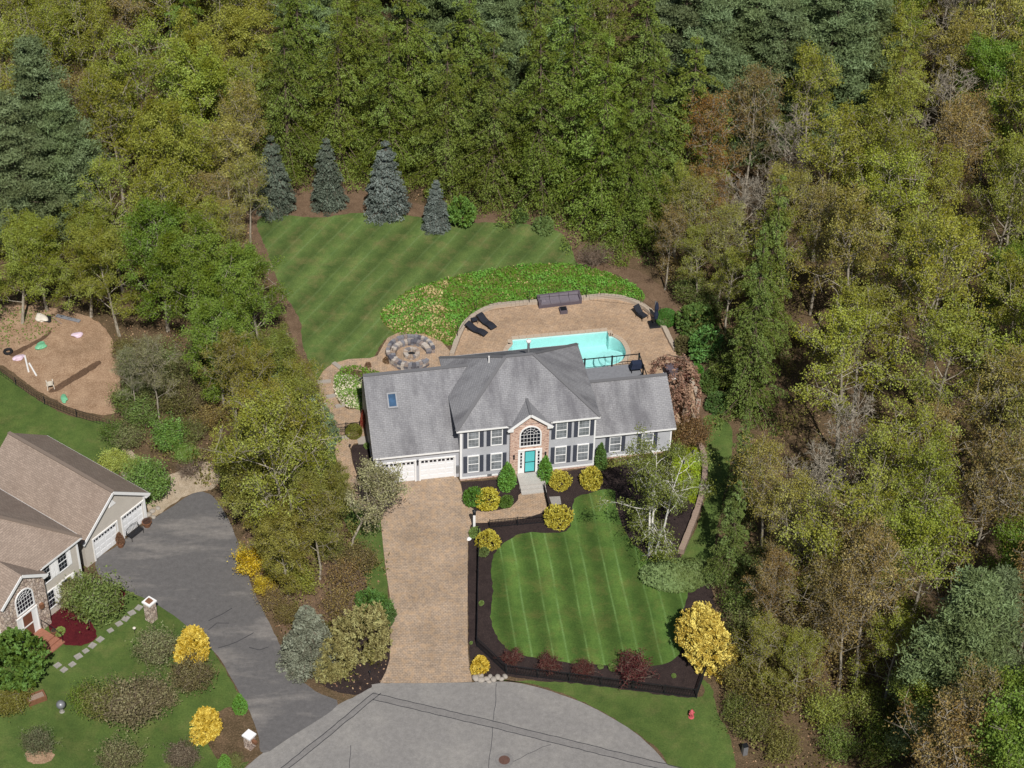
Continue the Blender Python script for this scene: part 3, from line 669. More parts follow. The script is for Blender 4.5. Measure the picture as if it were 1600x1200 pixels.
def add_garage_door(house, u0, u1, z0, z1, v, mat='doorwhite'):
    tr = MB(); t = .11
    tr.box(u0 - t, u0, v - .05, v + .02, z0, z1); tr.box(u1, u1 + t, v - .05, v + .02, z0, z1); tr.box(u0 - t, u1 + t, v - .055, v + .02, z1 + .001, z1 + t * 1.2)
    tr.build('door_frame', M['white'], house)
    d = MB(); n = 4; h = (z1 - z0) / n
    for k in range(n):
        a = z0 + k * h; d.box(u0 + .002, u1 - .002, v + .09, v + .12, a + .006, a + h - .006)
        if k < 3:
            m = 4; w = (u1 - u0) / m
            for j in range(m): d.box(u0 + j * w + .07, u0 + (j + 1) * w - .07, v + .075, v + .0895, a + .09, a + h - .09)
    o = d.build('garage_door', M[mat], house)
    w = (u1 - u0) / 4
    for j in range(4):
        c = u0 + (j + .5) * w; z = z0 + 3 * h
        p = MB()
        for s in (-1, 1):
            p.hexa([(c + s * .04, v + .082, z + .15), (c + s * w * .4, v + .082, z + .15), (c + s * w * .4, v + .0895, z + .15), (c + s * .04, v + .0895, z + .15),
                    (c + s * .04, v + .082, z + h - .1), (c + s * w * .4, v + .082, z + h - .2), (c + s * w * .4, v + .0895, z + h - .2), (c + s * .04, v + .0895, z + h - .1)])
        p.build('door_window', M['darkglass'], o)
    back = MB().box(u0 + .001, u1 - .001, v + .125, v + .14, z0 + .001, z1 - .001); back.build('door_backing', M['darkglass'], o)

house = tag(empty('grey_house', HO + (0,), HA), 'grey sided two-storey house with brick entry gable and garage wing', 'house')
W_ = MB()
# --- walls (garage with two door openings, main block, right wing)
gd = [(.37, 2.97), (3.42, 6.02)]; GZ = 2.12
zt = 3.14
xs = [0, gd[0][0], gd[0][1], gd[1][0], gd[1][1], 6.4]
for a, b, z0 in ((xs[0], xs[1], 0), (xs[1], xs[2], GZ), (xs[2], xs[3], 0), (xs[3], xs[4], GZ), (xs[4], xs[5], 0)):
    W_.face([(a, 0, z0), (b, 0, z0), (b, 0, zt), (a, 0, zt)])
for a, b in gd:   # reveals
    W_.face([(a, 0, 0), (a, 0, GZ), (a, .3, GZ), (a, .3, 0)]); W_.face([(b, 0, 0), (b, .3, 0), (b, .3, GZ), (b, 0, GZ)]); W_.face([(a, 0, GZ), (b, 0, GZ), (b, .3, GZ), (a, .3, GZ)])
W_.face([(0, 8.9, 0), (0, 0, 0), (0, 0, zt), (0, 5.3, 6.5), (0, 8.9, zt)])
W_.face([(6.4, 8.9, 0), (0, 8.9, 0), (0, 8.9, zt), (6.4, 8.9, zt)])
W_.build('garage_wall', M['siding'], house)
Wm = MB()
u0, u1, v0, v1, ze = 6.4, 16.85, -.5, 8.0, 5.45
Wm.face([(u0, v0, .2), (10.2, v0, .2), (10.2, v0, ze), (u0, v0, ze)]); Wm.face([(13.2, v0, .2), (u1, v0, .2), (u1, v0, ze), (13.2, v0, ze)])
Wm.face([(u1, v0, .2), (u1, v1, .2), (u1, v1, ze), (u1, v0, ze)]); Wm.face([(u0, v1, .2), (u0, v0, .2), (u0, v0, ze), (u0, v1, ze)]); Wm.face([(u1, v1, .2), (u0, v1, .2), (u0, v1, ze), (u1, v1, ze)])
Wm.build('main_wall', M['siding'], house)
Ww = MB()
Ww.face([(16.85, .2, .2), (23.1, .2, .2), (23.1, .2, 2.9), (16.85, .2, 2.9)]); Ww.face([(23.1, .2, .2), (23.1, 5.95, .2), (23.1, 5.95, 2.9), (23.1, 3.7, 4.95), (23.1, .2, 2.9)]); Ww.face([(23.1, 5.95, .2), (16.85, 5.95, .2), (16.85, 5.95, 2.9), (23.1, 5.95, 2.9)])
Ww.build('wing_wall', M['siding'], house)
fd = MB(); fd.box(6.41, 10.21, -.49, 7.99, 0, .2); fd.box(13.19, 16.84, -.49, 7.99, 0, .199); fd.box(16.86, 23.09, .21, 5.94, 0, .2); fd.build('foundation', M['brick'], house)
# --- brick entry gable
bk = MB(); gv = -.78; pk = 6.42; cu = 11.7
aw = arch(11.75, 3.2, 5.05, 1.5)
bk.face([(10.2, gv, .0), (10.85, gv, 0), (10.85, gv, 2.7), (10.2, gv, 2.7)]); bk.face([(12.65, gv, 0), (13.2, gv, 0), (13.2, gv, 2.7), (12.65, gv, 2.7)])
bk.face([(10.85, gv, 0), (12.65, gv, 0), (12.65, gv, .44), (10.85, gv, .44)])
bk.face([(10.2, gv, 2.7), (13.2, gv, 2.7), (13.2, gv, 5.25), (cu, gv, pk), (10.2, gv, 5.25)])
bk.face([(10.2, -.5, 0), (10.2, gv, 0), (10.2, gv, 5.25), (10.2, -.5, 5.25)]); bk.face([(13.2, gv, 0), (13.2, -.5, 0), (13.2, -.5, 5.25), (13.2, gv, 5.25)])
bk.build('brick_gable_wall', M['brick'], house)
def arched_window(house, v, o, cx, z0, z1, w, gx=6, mat='white'):
    """white arched frame with dark glass, spokes and grid; o = outline"""
    fr = MB(); inner = arch(cx, z0, z1, w); outer = arch(cx, z0 - .1, z1 + .1, w + .2)
    nI = len(inner)
    for i in range(nI):
        j = (i + 1) % nI
        a, b, c, d = outer[i], outer[j], inner[j], inner[i]
        fr.hexa([(a[0], v - .07, a[1]), (b[0], v - .07, b[1]), (c[0], v - .07, c[1]), (d[0], v - .07, d[1]), (a[0], v + .01, a[1]), (b[0], v + .01, b[1]), (c[0], v + .01, c[1]), (d[0], v + .01, d[1])])
    win = fr.build('arched_window', M['white'], house)
    MB().face([(x, v - .01, z) for x, z in inner]).build('pane', M['darkglass'], win)
    mu = MB(); r = w / 2; zc = z1 - r
    for i in range(1, gx): x = cx - r + w * i / gx; mu.box(x - .013, x + .013, v - .032, v - .02, z0 + .01, zc + (.35 * r if abs(x - cx) < .3 * r else 0.0) + .001 * i)
    for k in range(1, 4): z = z0 + (zc - z0) * k / 3; mu.box(cx - r + .01, cx + r - .01, v - .036, v - .0205, z - .013, z + .013)
    for k in range(1, 6):
        a = pi * k / 6; mu.beam((cx + .38 * r * cos(a), v - .028, zc + .38 * r * sin(a)), (cx + r * cos(a), v - .028, zc + r * sin(a)), .026, .013)
    for rr in (.4, .7):
        for k in range(10):
            a, b = pi * k / 10, pi * (k + 1) / 10
            mu.beam((cx + rr * r * cos(a), v - .027, zc + rr * r * sin(a)), (cx + rr * r * cos(b), v - .027, zc + rr * r * sin(b)), .024, .012)
    mu.build('muntin', M['white'], win)
arched_window(house, gv, None, 11.75, 3.2, 5.05, 1.5)
# --- door
ds = MB(); 
ds.box(10.82, 10.9, gv - .06, gv + .05, .44, 2.7); ds.box(12.6, 12.68, gv - .06, gv + .05, .44, 2.7); ds.box(10.82, 12.68, gv - .08, gv + .05, 2.701, 2.82)
ds.box(11.24, 11.32, gv - .055, gv + .05, .44, 2.7); ds.box(12.18, 12.26, gv - .055, gv + .05, .44, 2.7); ds.box(10.9, 11.24, gv - .02, gv + .04, .44, 2.7); ds.box(12.26, 12.6, gv - .02, gv + .04, .44, 2.7)
fr = ds.build('door_surround', M['white'], house)
for c in (11.07, 12.43):
    for k in range(5): MB().box(c - .07, c + .07, gv - .03, gv - .021, .95 + k * .33, 1.2 + k * .33).build('sidelight_pane', M['darkglass'], fr)
dr = MB().box(11.32, 12.18, gv - .01, gv + .03, .45, 2.69).build('front_door', M['teal'], house)
dd = MB(); dd.box(11.325, 11.39, gv - .05, gv - .011, .45, 2.68); dd.box(12.11, 12.175, gv - .05, gv - .011, .45, 2.68); dd.box(11.39, 12.11, gv - .05, gv - .011, 2.6, 2.68); dd.box(11.39, 12.11, gv - .05, gv - .011, .45, .52); dd.box(11.39, 12.11, gv - .045, gv - .011, 1.48, 1.52)
dd.build('storm_door_frame', M['black'], dr)
for u in (10.5, 12.95):
    lm = MB().box(u - .06, u + .06, gv - .16, gv, 2.05, 2.1).box(u - .05, u + .05, gv - .15, gv - .05, 2.1, 2.35).lathe([(.09, 2.35), (.02, 2.45)], 8, (u, gv - .1, 0)); lm.build('wall_lantern', M['black'], house)
stp = MB(); stp.box(10.75, 12.75, -2.15, gv - .002, 0, .42); stp.box(10.78, 12.72, -2.5, -2.151, 0, .28); stp.box(10.78, 12.72, -2.85, -2.501, 0, .14)
stp.build('entry_steps', M['concrete'], house)
# --- windows
for u in (7.42, 9.2, 14.2, 15.95):
    for z in (.85, 3.38): add_window(house, u, z, .78, 1.56, -.5, True, .3, 'shutter', (3, 2))
add_window(house, 18.65, .78, .8, 1.45, .2, True, .3); add_window(house, 21.2, .78, .8, 1.45, .2, True, .3)
for a, b in gd: add_garage_door(house, a, b, .02, GZ - .02, .0)
lm = MB().box(3.15, 3.24, -.14, -.002, 1.75, 2.1).lathe([(.1, 2.1), (.02, 2.25)], 8, (3.195, -.08, 0)); lm.build('wall_lantern', M['black'], house)
MB().box(8.5, 8.85, -.56, -.5, .22, .42).build('vent_box', M['steel'], house)
MB().box(6.15, 6.35, -.12, -.002, .5, 1.2).build('meter_box', M['steel'], house)
# --- trim
for (x0, x1, y0, y1, z0, z1) in ((6.38, 6.54, -.525, -.38, .2, 5.3), (16.75, 16.87, -.525, -.38, .2, 5.3), (-.02, .14, -.025, .12, 0, 3.0), (23.0, 23.12, .175, .3, .2, 2.75)):
    MB().box(x0, x1, y0, y1, z0, z1).build('corner_board', M['white'], house)
for (x0, x1, y0, y1, z0, z1) in ((6.54, 10.2, -.52, -.49, .19, .34), (13.2, 16.75, -.52, -.49, .19, .34), (16.87, 23.0, .18, .21, .19, .34), (-.03, -.001, .2, 8.8, .15, .3)):
    MB().box(x0, x1, y0, y1, z0, z1).build('skirt_board', M['white'], house)
def fascia(mb, a, b, h=.16, t=.04): mb.beam((a[0], a[1], a[2] - h / 2), (b[0], b[1], b[2] - h / 2), t, h)
# --- roofs
main_e = 5.35; ue0, ue1, ve0, ve1 = 6.08, 17.12, -.8, 8.1; hd = (ve1 - ve0) / 2; ps = .70; vr = (ve0 + ve1) / 2; zr = main_e + hd * ps
A0, A1 = (ue0 + hd, vr, zr), (ue1 - hd, vr, zr)
c00, c10, c11, c01 = (ue0, ve0, main_e), (ue1, ve0, main_e), (ue1, ve1, main_e), (ue0, ve1, main_e)
R = MB()
rplane(R, [c00, c10, A1, A0]); rplane(R, [c11, c01, A0, A1]); rplane(R, [c01, c00, A0]); rplane(R, [c10, c11, A1])
roof = R.build('main_roof', M['shingle'], house)
cap = MB()
up = .03
def capl(mb, a, b, w=.26): mb.beam((a[0], a[1], a[2] + up), (b[0], b[1], b[2] + up), w, .05)
for c, a in ((c00, A0), (c01, A0), (c10, A1), (c11, A1)): capl(cap, c, a)
capl(cap, A0, A1)
cap.build('hip_cap', M['shingle'], roof)
sf = MB(); sf.face([(ue0, ve0, main_e - .17), (ue0, ve1, main_e - .17), (ue1, ve1, main_e - .17), (ue1, ve0, main_e - .17)])
for a, b in (((ue0, ve0), (9.95, ve0)), ((13.42, ve0), (ue1, ve0)), ((ue0, ve1), (ue1, ve1))): fascia(sf, a + (main_e,), b + (main_e,))
sf.build('eave_fascia', M['white'], roof)
sg_ = MB()
for a, b in (((ue1, ve0 + .03), (ue1, ve1)), ((ue0, ve0 + .03), (ue0, ve1))): fascia(sg_, a + (main_e,), b + (main_e,), .1, .04)
sg_.build('side_gutter', M['steel'], roof)
# garage roof
R = MB(); ge, gr = 3.0, 6.6; gv0, gvr, gv1 = -.26, 5.3, 9.2
R.face([(-.2, gv0, ge), (6.75, gv0, ge), (8.1, gvr, gr), (-.2, gvr, gr)], [(0, 0), (6.95, 0), (8.3, 6.6), (0, 6.6)])
R.face([(8.1, gv1, ge), (-.2, gv1, ge), (-.2, gvr, gr), (8.1, gvr, gr)], [(0, 0), (8.3, 0), (8.3, 6.6), (0, 6.6)])
roof = R.build('garage_roof', M['shingle'], house)
cap = MB(); capl(cap, (-.2, gvr, gr), (7.9, gvr, gr), .3); cap.build('ridge_cap', M['shingle'], roof)
sf = MB(); fascia(sf, (-.2, gv0, ge), (6.38, gv0, ge)); fascia(sf, (-.19, gv0, ge - .02), (-.19, gvr, gr - .02), .12, .03); fascia(sf, (-.19, gvr, gr - .02), (-.19, gv1, ge - .02), .12, .03)
sf.face([(-.2, gv0, ge - .17), (-.2, .0, ge - .17), (6.4, .0, ge - .17), (6.4, gv0, ge - .17)])
sf.build('eave_fascia', M['white'], roof)
# skylight
sl = .648
def on_slope(u, v, lift=0): return (u, v, ge + (v - gv0) * sl + lift)
px_, best = (613, 627), None
for k in range(600):
    z = 3 + k * .006; X, Y = g(px_[0], px_[1], z); u_, v_ = hl(X, Y); e_ = abs(ge + (v_ - gv0) * sl - z)
    if best is None or e_ < best[0]: best = (e_, u_, v_)
su, sv_ = best[1], best[2]
sk = MB(); a, b = .38, .52
for (x0, x1, y0, y1) in ((-a, a, -b, -b + .1), (-a, a, b - .1, b), (-a, -a + .1, -b + .1, b - .1), (a - .1, a, -b + .1, b - .1)):
    P = [on_slope(su + x, sv_ + y, l) for l in (0, .12) for x, y in ((x0, y0), (x1, y0), (x1, y1), (x0, y1))]; sk.hexa(P)
so = sk.build('skylight', M['steel'], house)
MB().face([on_slope(su + x, sv_ + y, .08) for x, y in ((-a + .1, -b + .1), (a - .1, -b + .1), (a - .1, b - .1), (-a + .1, b - .1))]).build('pane', M['skyglass'], so)
# wing roof
R = MB(); we, wr = 2.78, 5.03; wv0, wvr, wv1 = -.12, 3.7, 6.15
R.face([(16.86, wv0, we), (23.36, wv0, we), (23.36, wvr, wr), (16.86, wvr, wr)], [(30, 0), (36.5, 0), (36.5, 4.4), (30, 4.4)])
R.face([(23.36, wv1, we), (16.86, wv1, we), (16.86, wvr, wr), (23.36, wvr, wr)], [(0, 0), (6.5, 0), (6.5, 4.4), (0, 4.4)])
roof = R.build('wing_roof', M['shingle'], house)
cap = MB(); capl(cap, (16.9, wvr, wr), (23.36, wvr, wr), .3); cap.build('ridge_cap', M['shingle'], roof)
sf = MB(); fascia(sf, (16.87, wv0, we), (23.36, wv0, we)); fascia(sf, (23.35, wv0, we - .02), (23.35, wvr, wr - .02), .12, .03); fascia(sf, (23.36, wvr, wr - .01), (23.36, wv1, we - .01), .18)
sf.build('eave_fascia', M['white'], roof)
# entry gable roof
R = MB(); ev, ge2, gp, eu0, eu1 = -1.06, 5.12, 6.5, 9.98, 13.42
def vm(z): return ve0 + (z - main_e) / ps
vb = vm(gp) + .05
R.face([(eu0, vb, ge2), (eu0, ev, ge2), (cu, ev, gp), (cu, vb, gp)], [(0, 0), (2, 0), (2, 2.2), (0, 2.2)])
R.face([(eu1, ev, ge2), (eu1, vb, ge2), (cu, vb, gp), (cu, ev, gp)], [(0, 0), (2, 0), (2, 2.2), (0, 2.2)])
roof = R.build('entry_roof', M['shingle'], house)
cap = MB(); capl(cap, (cu, ev, gp), (cu, vb - .1, gp), .22); cap.build('ridge_cap', M['shingle'], roof)
sf = MB(); fascia(sf, (eu0, ev, ge2), (cu, ev, gp), .2, .05); fascia(sf, (cu, ev, gp), (eu1, ev, ge2), .2, .05)
sf.hexa([(eu0, ev, ge2 - .2), (eu0 + .42, ev, ge2 - .2), (eu0 + .42, -.79, ge2 - .2), (eu0, -.79, ge2 - .2), (eu0, ev, ge2 - .05), (eu0 + .42, ev, ge2 + .1), (eu0 + .42, -.79, ge2 + .1), (eu0, -.79, ge2 - .05)])
sf.hexa([(eu1 - .42, ev, ge2 - .2), (eu1, ev, ge2 - .2), (eu1, -.79, ge2 - .2), (eu1 - .42, -.79, ge2 - .2), (eu1 - .42, ev, ge2 + .1), (eu1, ev, ge2 - .05), (eu1, -.79, ge2 - .05), (eu1 - .42, -.79, ge2 + .1)])
sf.build('gable_fascia', M['white'], roof)
# flues
MB().tube([(9.35, vr + .5, 7.4), (9.35, vr + .5, 8.25)], .06, 8).build('vent_pipe', M['pvc'], house)
fl_ = MB().tube([(12.35, vr + .25, 8.0), (12.35, vr + .25, 9.55)], .1, 10).build('flue_pipe', M['steel'], house)
MB().lathe([(.19, 9.5), (.19, 9.62), (.05, 9.7)], 12, (12.35, vr + .25, 0)).build('flue_cap', M['pvc'], fl_)
# --- rear deck
deck = tag(empty('rear_deck', hw(19.8, 8.5) + (0,), HA), 'grey raised deck with black railing behind the right wing roof', 'deck')
d0, d1, e0, e1, dz = 17.1 - 19.8, 22.7 - 19.8, 6.0 - 8.5, 9.9 - 8.5, 1.2
nb = 26
for k in range(nb):
    y = e0 + (e1 - e0) * k / nb; MB().box(d0, d1, y + .004, y + (e1 - e0) / nb - .004, dz - .04, dz).build('deck_board', M['greywood'], deck)
MB().box(d0, d1, e0, e1, dz - .25, dz - .041).box(d0, d0 + .15, e1 - .15, e1, 0, dz - .25).box(d1 - .15, d1, e1 - .15, e1, 0, dz - .25).box(d1 - .15, d1, e0, e0 + .15, 0, dz - .25).build('deck_frame', M['greywood'], deck)
for x, y in ((-1.6, e1), (.66, e1), (d1, e1), (d1, e1 - 1.5)): MB().box(x - .06, x + .06, y - .1, y + .02, dz, dz + 1.08).build('railing_post', M['black'], deck)
rl = MB(); rl.beam((d0, e1 - .04, dz + 1.0), (d1, e1 - .04, dz + 1.0), .07, .06).beam((d1, e1 - .04, dz + 1.0), (d1, e0, dz + 1.0), .07, .06).beam((d0, e1 - .04, dz + .1), (d1, e1 - .04, dz + .1), .03, .03)
rl.build('handrail', M['black'], deck)
bl = MB()
for k in range(1, 6): x = d0 + (d1 - d0) * k / 6; bl.box(x - .012, x + .012, e1 - .05, e1 - .03, dz + .1, dz + .97)
bl.build('baluster', M['black'], deck)
gx, gy = hl(*g(995, 574, 1.6))
gl_ = tag(empty('covered_grill', hw(gx, gy) + (dz,), HA), 'dark blue covered grill standing on the grey rear deck', 'grill')
MB().hexa([(-.55, -.3, .45), (.55, -.3, .45), (.55, .3, .45), (-.55, .3, .45), (-.42, -.24, .95), (.42, -.24, .95), (.42, .24, .98), (-.42, .24, .98)]).build('cover', M['navy'], gl_)
for x in (-.45, .45):
    for y in (-.2, .2): MB().box(x - .03, x + .03, y - .03, y + .03, 0, .45).build('leg', M['black'], gl_)

# ================================================================== NEIGHBOUR HOUSE
NA = radians(54.7); NO = g(150.5, 876)
def nw(u, v): return (NO[0] + u * cos(NA) - v * sin(NA), NO[1] + u * sin(NA) + v * cos(NA))
nh = tag(empty('beige_house', NO + (0,), NA), 'beige house with brown roof, fieldstone entry gable and white garage doors at left', 'house')
W_ = MB(); zt = 2.75; gw0, gw1 = -.9, 5.35; gp = 5.4; gc = (gw0 + gw1) / 2
gds = [(.0, 2.35), (2.95, 5.1)]
xs = [gw0, .0, 2.35, 2.95, 5.1, gw1]
for k in range(5):
    z0 = 2.12 if k in (1, 3) else 0
    W_.face([(xs[k], 0, z0), (xs[k + 1], 0, z0), (xs[k + 1], 0, zt), (xs[k], 0, zt)])
W_.face([(gw0, 0, zt), (gw1, 0, zt), (gc, 0, gp - .12)])
for a, b in gds: W_.face([(a, 0, 0), (a, 0, 2.12), (a, .3, 2.12), (a, .3, 0)]); W_.face([(b, 0, 0), (b, .3, 0), (b, .3, 2.12), (b, 0, 2.12)]); W_.face([(a, 0, 2.12), (b, 0, 2.12), (b, .3, 2.12), (a, .3, 2.12)])
W_.face([(gw1, 0, 0), (gw1, 10.2, 0), (gw1, 10.2, zt), (gw1, 0, zt)]); W_.face([(gw1, 10.2, 0), (gw0, 10.2, 0), (gw0, 10.2, zt), (gc, 10.2, gp - .12), (gw1, 10.2, zt)]); W_.face([(gw0, 0, 0), (gw0, 0, zt), (gw0, 10.2, zt), (gw0, 10.2, 0)])
W_.build('garage_wall', M['siding_b'], nh)
for a, b in gds: add_garage_door(nh, a, b, .02, 2.1, 0.0)
vn = MB().hexa([(gc - .35, -.05, 3.9), (gc + .35, -.05, 3.9), (gc + .35, -.002, 3.9), (gc - .35, -.002, 3.9), (gc - .03, -.05, 4.45), (gc + .03, -.05, 4.45), (gc + .03, -.002, 4.45), (gc - .03, -.002, 4.45)]); vn.build('gable_vent', M['white'], nh)
Wm = MB(); a0, a1, b0, b1, ze = -14.0, -2.6, -1.4, 7.2, 5.3
Wm.face([(a0, b0, 0), (a1, b0, 0), (a1, b0, ze), (a0, b0, ze)]); Wm.face([(a1, b0, 0), (a1, b1, 0), (a1, b1, ze), (a1, b0, ze)]); Wm.face([(a1, b1, 0), (a0, b1, 0), (a0, b1, ze), (a1, b1, ze)]); Wm.face([(a0, b1, 0), (a0, b0, 0), (a0, b0, ze), (a0, b1, ze)])
Wm.build('main_wall', M['siding_b'], nh)
sg = MB(); sv0 = -1.95; s0, s1, sp = -10.3, -6.4, 6.55; scu = -8.35
sg.face([(s0, sv0, 0), (scu - .9, sv0, 0), (scu - .9, sv0, 2.65), (s0, sv0, 2.65)]); sg.face([(scu + .9, sv0, 0), (s1, sv0, 0), (s1, sv0, 2.65), (scu + .9, sv0, 2.65)])
sg.face([(scu - .9, sv0, 0), (scu + .9, sv0, 0), (scu + .9, sv0, .4), (scu - .9, sv0, .4)])
sg.face([(s0, sv0, 2.65), (s1, sv0, 2.65), (s1, sv0, 5.0), (scu, sv0, sp - .1), (s0, sv0, 5.0)])
sg.face([(s1, sv0, 0), (s1, b0, 0), (s1, b0, 5.0), (s1, sv0, 5.0)]); sg.face([(s0, b0, 0), (s0, sv0, 0), (s0, sv0, 5.0), (s0, b0, 5.0)])
sg.build('stone_gable_wall', M['fieldstone'], nh)
arched_window(nh, sv0, None, -8.35, 3.05, 4.9, 1.45)
ds = MB(); c = scu
ds.box(c - .93, c - .84, sv0 - .06, sv0 + .05, .4, 2.65); ds.box(c + .84, c + .93, sv0 - .06, sv0 + .05, .4, 2.65); ds.box(c - .95, c + .95, sv0 - .08, sv0 + .05, 2.651, 2.78); ds.box(c - .84, c - .48, sv0 - .02, sv0 + .04, .4, 2.65); ds.box(c + .48, c + .84, sv0 - .02, sv0 + .04, .4, 2.65)
ds.box(c - .48, c - .42, sv0 - .045, sv0 + .05, .4, 2.649); ds.box(c + .42, c + .48, sv0 - .045, sv0 + .05, .4, 2.649); ds.box(c - .42, c + .42, sv0 - .04, sv0 - .012, 1.45, 1.55)
ds.build('door_surround', M['white'], nh)
MB().box(c - .42, c + .42, sv0 - .01, sv0 + .03, .41, 2.648).build('front_door', M['brown_door'], nh)
MB().box(c - 1.0, c + 1.0, sv0 - 1.3, sv0 - .002, 0, .38).box(c - 1.1, c + 1.1, sv0 - 1.7, sv0 - 1.301, 0, .25).box(c - 1.2, c + 1.2, sv0 - 2.1, sv0 - 1.701, 0, .12).build('entry_steps', M['brickstep'], nh)
hr = MB().tube([(c + 1.02, sv0 - .1, .4), (c + 1.02, sv0 - .1, 1.2), (c + 1.02, sv0 - 1.2, 1.2), (c + 1.1, sv0 - 2.0, .85), (c + 1.1, sv0 - 2.0, .1)], .025, 6); hr.build('handrail', M['black'], nh)
MB().box(c + 1.15, c + 1.45, sv0 - .22, sv0, 2.2, 2.6).build('wall_lantern', M['wood'], nh)
for u in (-4.15, -5.75):
    for z in (.75, 3.3): add_window(nh, u, z, .8, 1.55, b0, (1,) if u < -5 else True, .34, 'white', (3, 2), 'darkglass')
for u in (-11.2, -12.8):
    for z in (.75, 3.3): add_window(nh, u, z, .8, 1.55, b0, True, .34, 'white', (3, 2), 'darkglass')
MB().box(gw1 - .14, gw1 + .02, -.025, .12, 0, zt).build('corner_board', M['white'], nh); MB().box(a1 - .14, a1 + .02, b0 - .025, b0 + .1, 0, ze - .1).build('corner_board', M['white'], nh)
# roofs
R = MB(); e, gl0, gl1 = 2.72, -1.2, 5.66; ro0, ro1 = -.32, 10.45
R.face([(gl0, ro1, e), (gl0, ro0, e), (gc, ro0, gp), (gc, ro1, gp)], [(0, 0), (10.8, 0), (10.8, 4.3), (0, 4.3)])
R.face([(gl1, ro0, e), (gl1, ro1, e), (gc, ro1, gp), (gc, ro0, gp)], [(0, 0), (10.8, 0), (10.8, 4.3), (0, 4.3)])
roof = R.build('garage_roof', M['shingle_b'], nh)
cap = MB(); capl(cap, (gc, ro0, gp), (gc, ro1, gp), .28); cap.build('ridge_cap', M['shingle_b'], roof)
sf = MB(); fascia(sf, (gl0, ro0, e), (gc, ro0, gp), .22, .05); fascia(sf, (gc, ro0, gp), (gl1, ro0, e), .22, .05); fascia(sf, (gl1, ro0, e - .01), (gl1, ro1, e - .01), .16)
sf.hexa([(gl1 - .4, ro0 + .02, e - .25), (gl1 + .02, ro0 + .02, e - .25), (gl1 + .02, .02, e - .25), (gl1 - .4, .02, e - .25), (gl1 - .4, ro0 + .02, e), (gl1 + .02, ro0 + .02, e - .08), (gl1 + .02, .02, e - .08), (gl1 - .4, .02, e)])
sf.build('gable_fascia', M['white'], roof)
ze = 5.2; f0, f1, k0, k1 = -14.3, -2.3, -1.68, 7.5; hd2 = (k1 - k0) / 2; zz = ze + hd2 * .7; vm2 = (k0 + k1) / 2
R = MB(); A0, A1 = (f0 + hd2, vm2, zz), (f1 - hd2, vm2, zz)
rplane(R, [(f0, k0, ze), (f1, k0, ze), A1, A0]); rplane(R, [(f1, k1, ze), (f0, k1, ze), A0, A1]); rplane(R, [(f0, k1, ze), (f0, k0, ze), A0]); rplane(R, [(f1, k0, ze), (f1, k1, ze), A1])
roof = R.build('main_roof', M['shingle_b'], nh)
cap = MB()
for q, a in (((f0, k0, ze), A0), ((f0, k1, ze), A0), ((f1, k0, ze), A1), ((f1, k1, ze), A1), (A0, A1)): capl(cap, q, a)
cap.build('hip_cap', M['shingle_b'], roof)
sf = MB(); sf.face([(f0, k0, ze - .17), (f0, k1, ze - .17), (f1, k1, ze - .17), (f1, k0, ze - .17)])
fascia(sf, (s1 + .25, k0, ze), (f1, k0, ze)); fascia(sf, (f0, k0, ze), (s0 - .25, k0, ze)); fascia(sf, (f1, k0, ze), (f1, k1, ze)); sf.build('eave_fascia', M['white'], roof)
R = MB(); ev = sv0 - .28; e2 = 4.95; q0, q1 = s0 - .22, s1 + .22; vb = k0 + (sp - ze) / .7 + .05
R.face([(q0, vb, e2), (q0, ev, e2), (scu, ev, sp), (scu, vb, sp)], [(0, 0), (2, 0), (2, 2.4), (0, 2.4)]); R.face([(q1, ev, e2), (q1, vb, e2), (scu, vb, sp), (scu, ev, sp)], [(0, 0), (2, 0), (2, 2.4), (0, 2.4)])
roof = R.build('entry_roof', M['shingle_b'], nh)
sf = MB(); fascia(sf, (q0, ev, e2), (scu, ev, sp), .22, .05); fascia(sf, (scu, ev, sp), (q1, ev, e2), .22, .05)
sf.hexa([(q1 - .4, ev, e2 - .2), (q1, ev, e2 - .2), (q1, sv0 - .01, e2 - .2), (q1 - .4, sv0 - .01, e2 - .2), (q1 - .4, ev, e2 + .1), (q1, ev, e2 - .05), (q1, sv0 - .01, e2 - .05), (q1 - .4, sv0 - .01, e2 + .1)])
sf.build('gable_fascia', M['white'], roof)

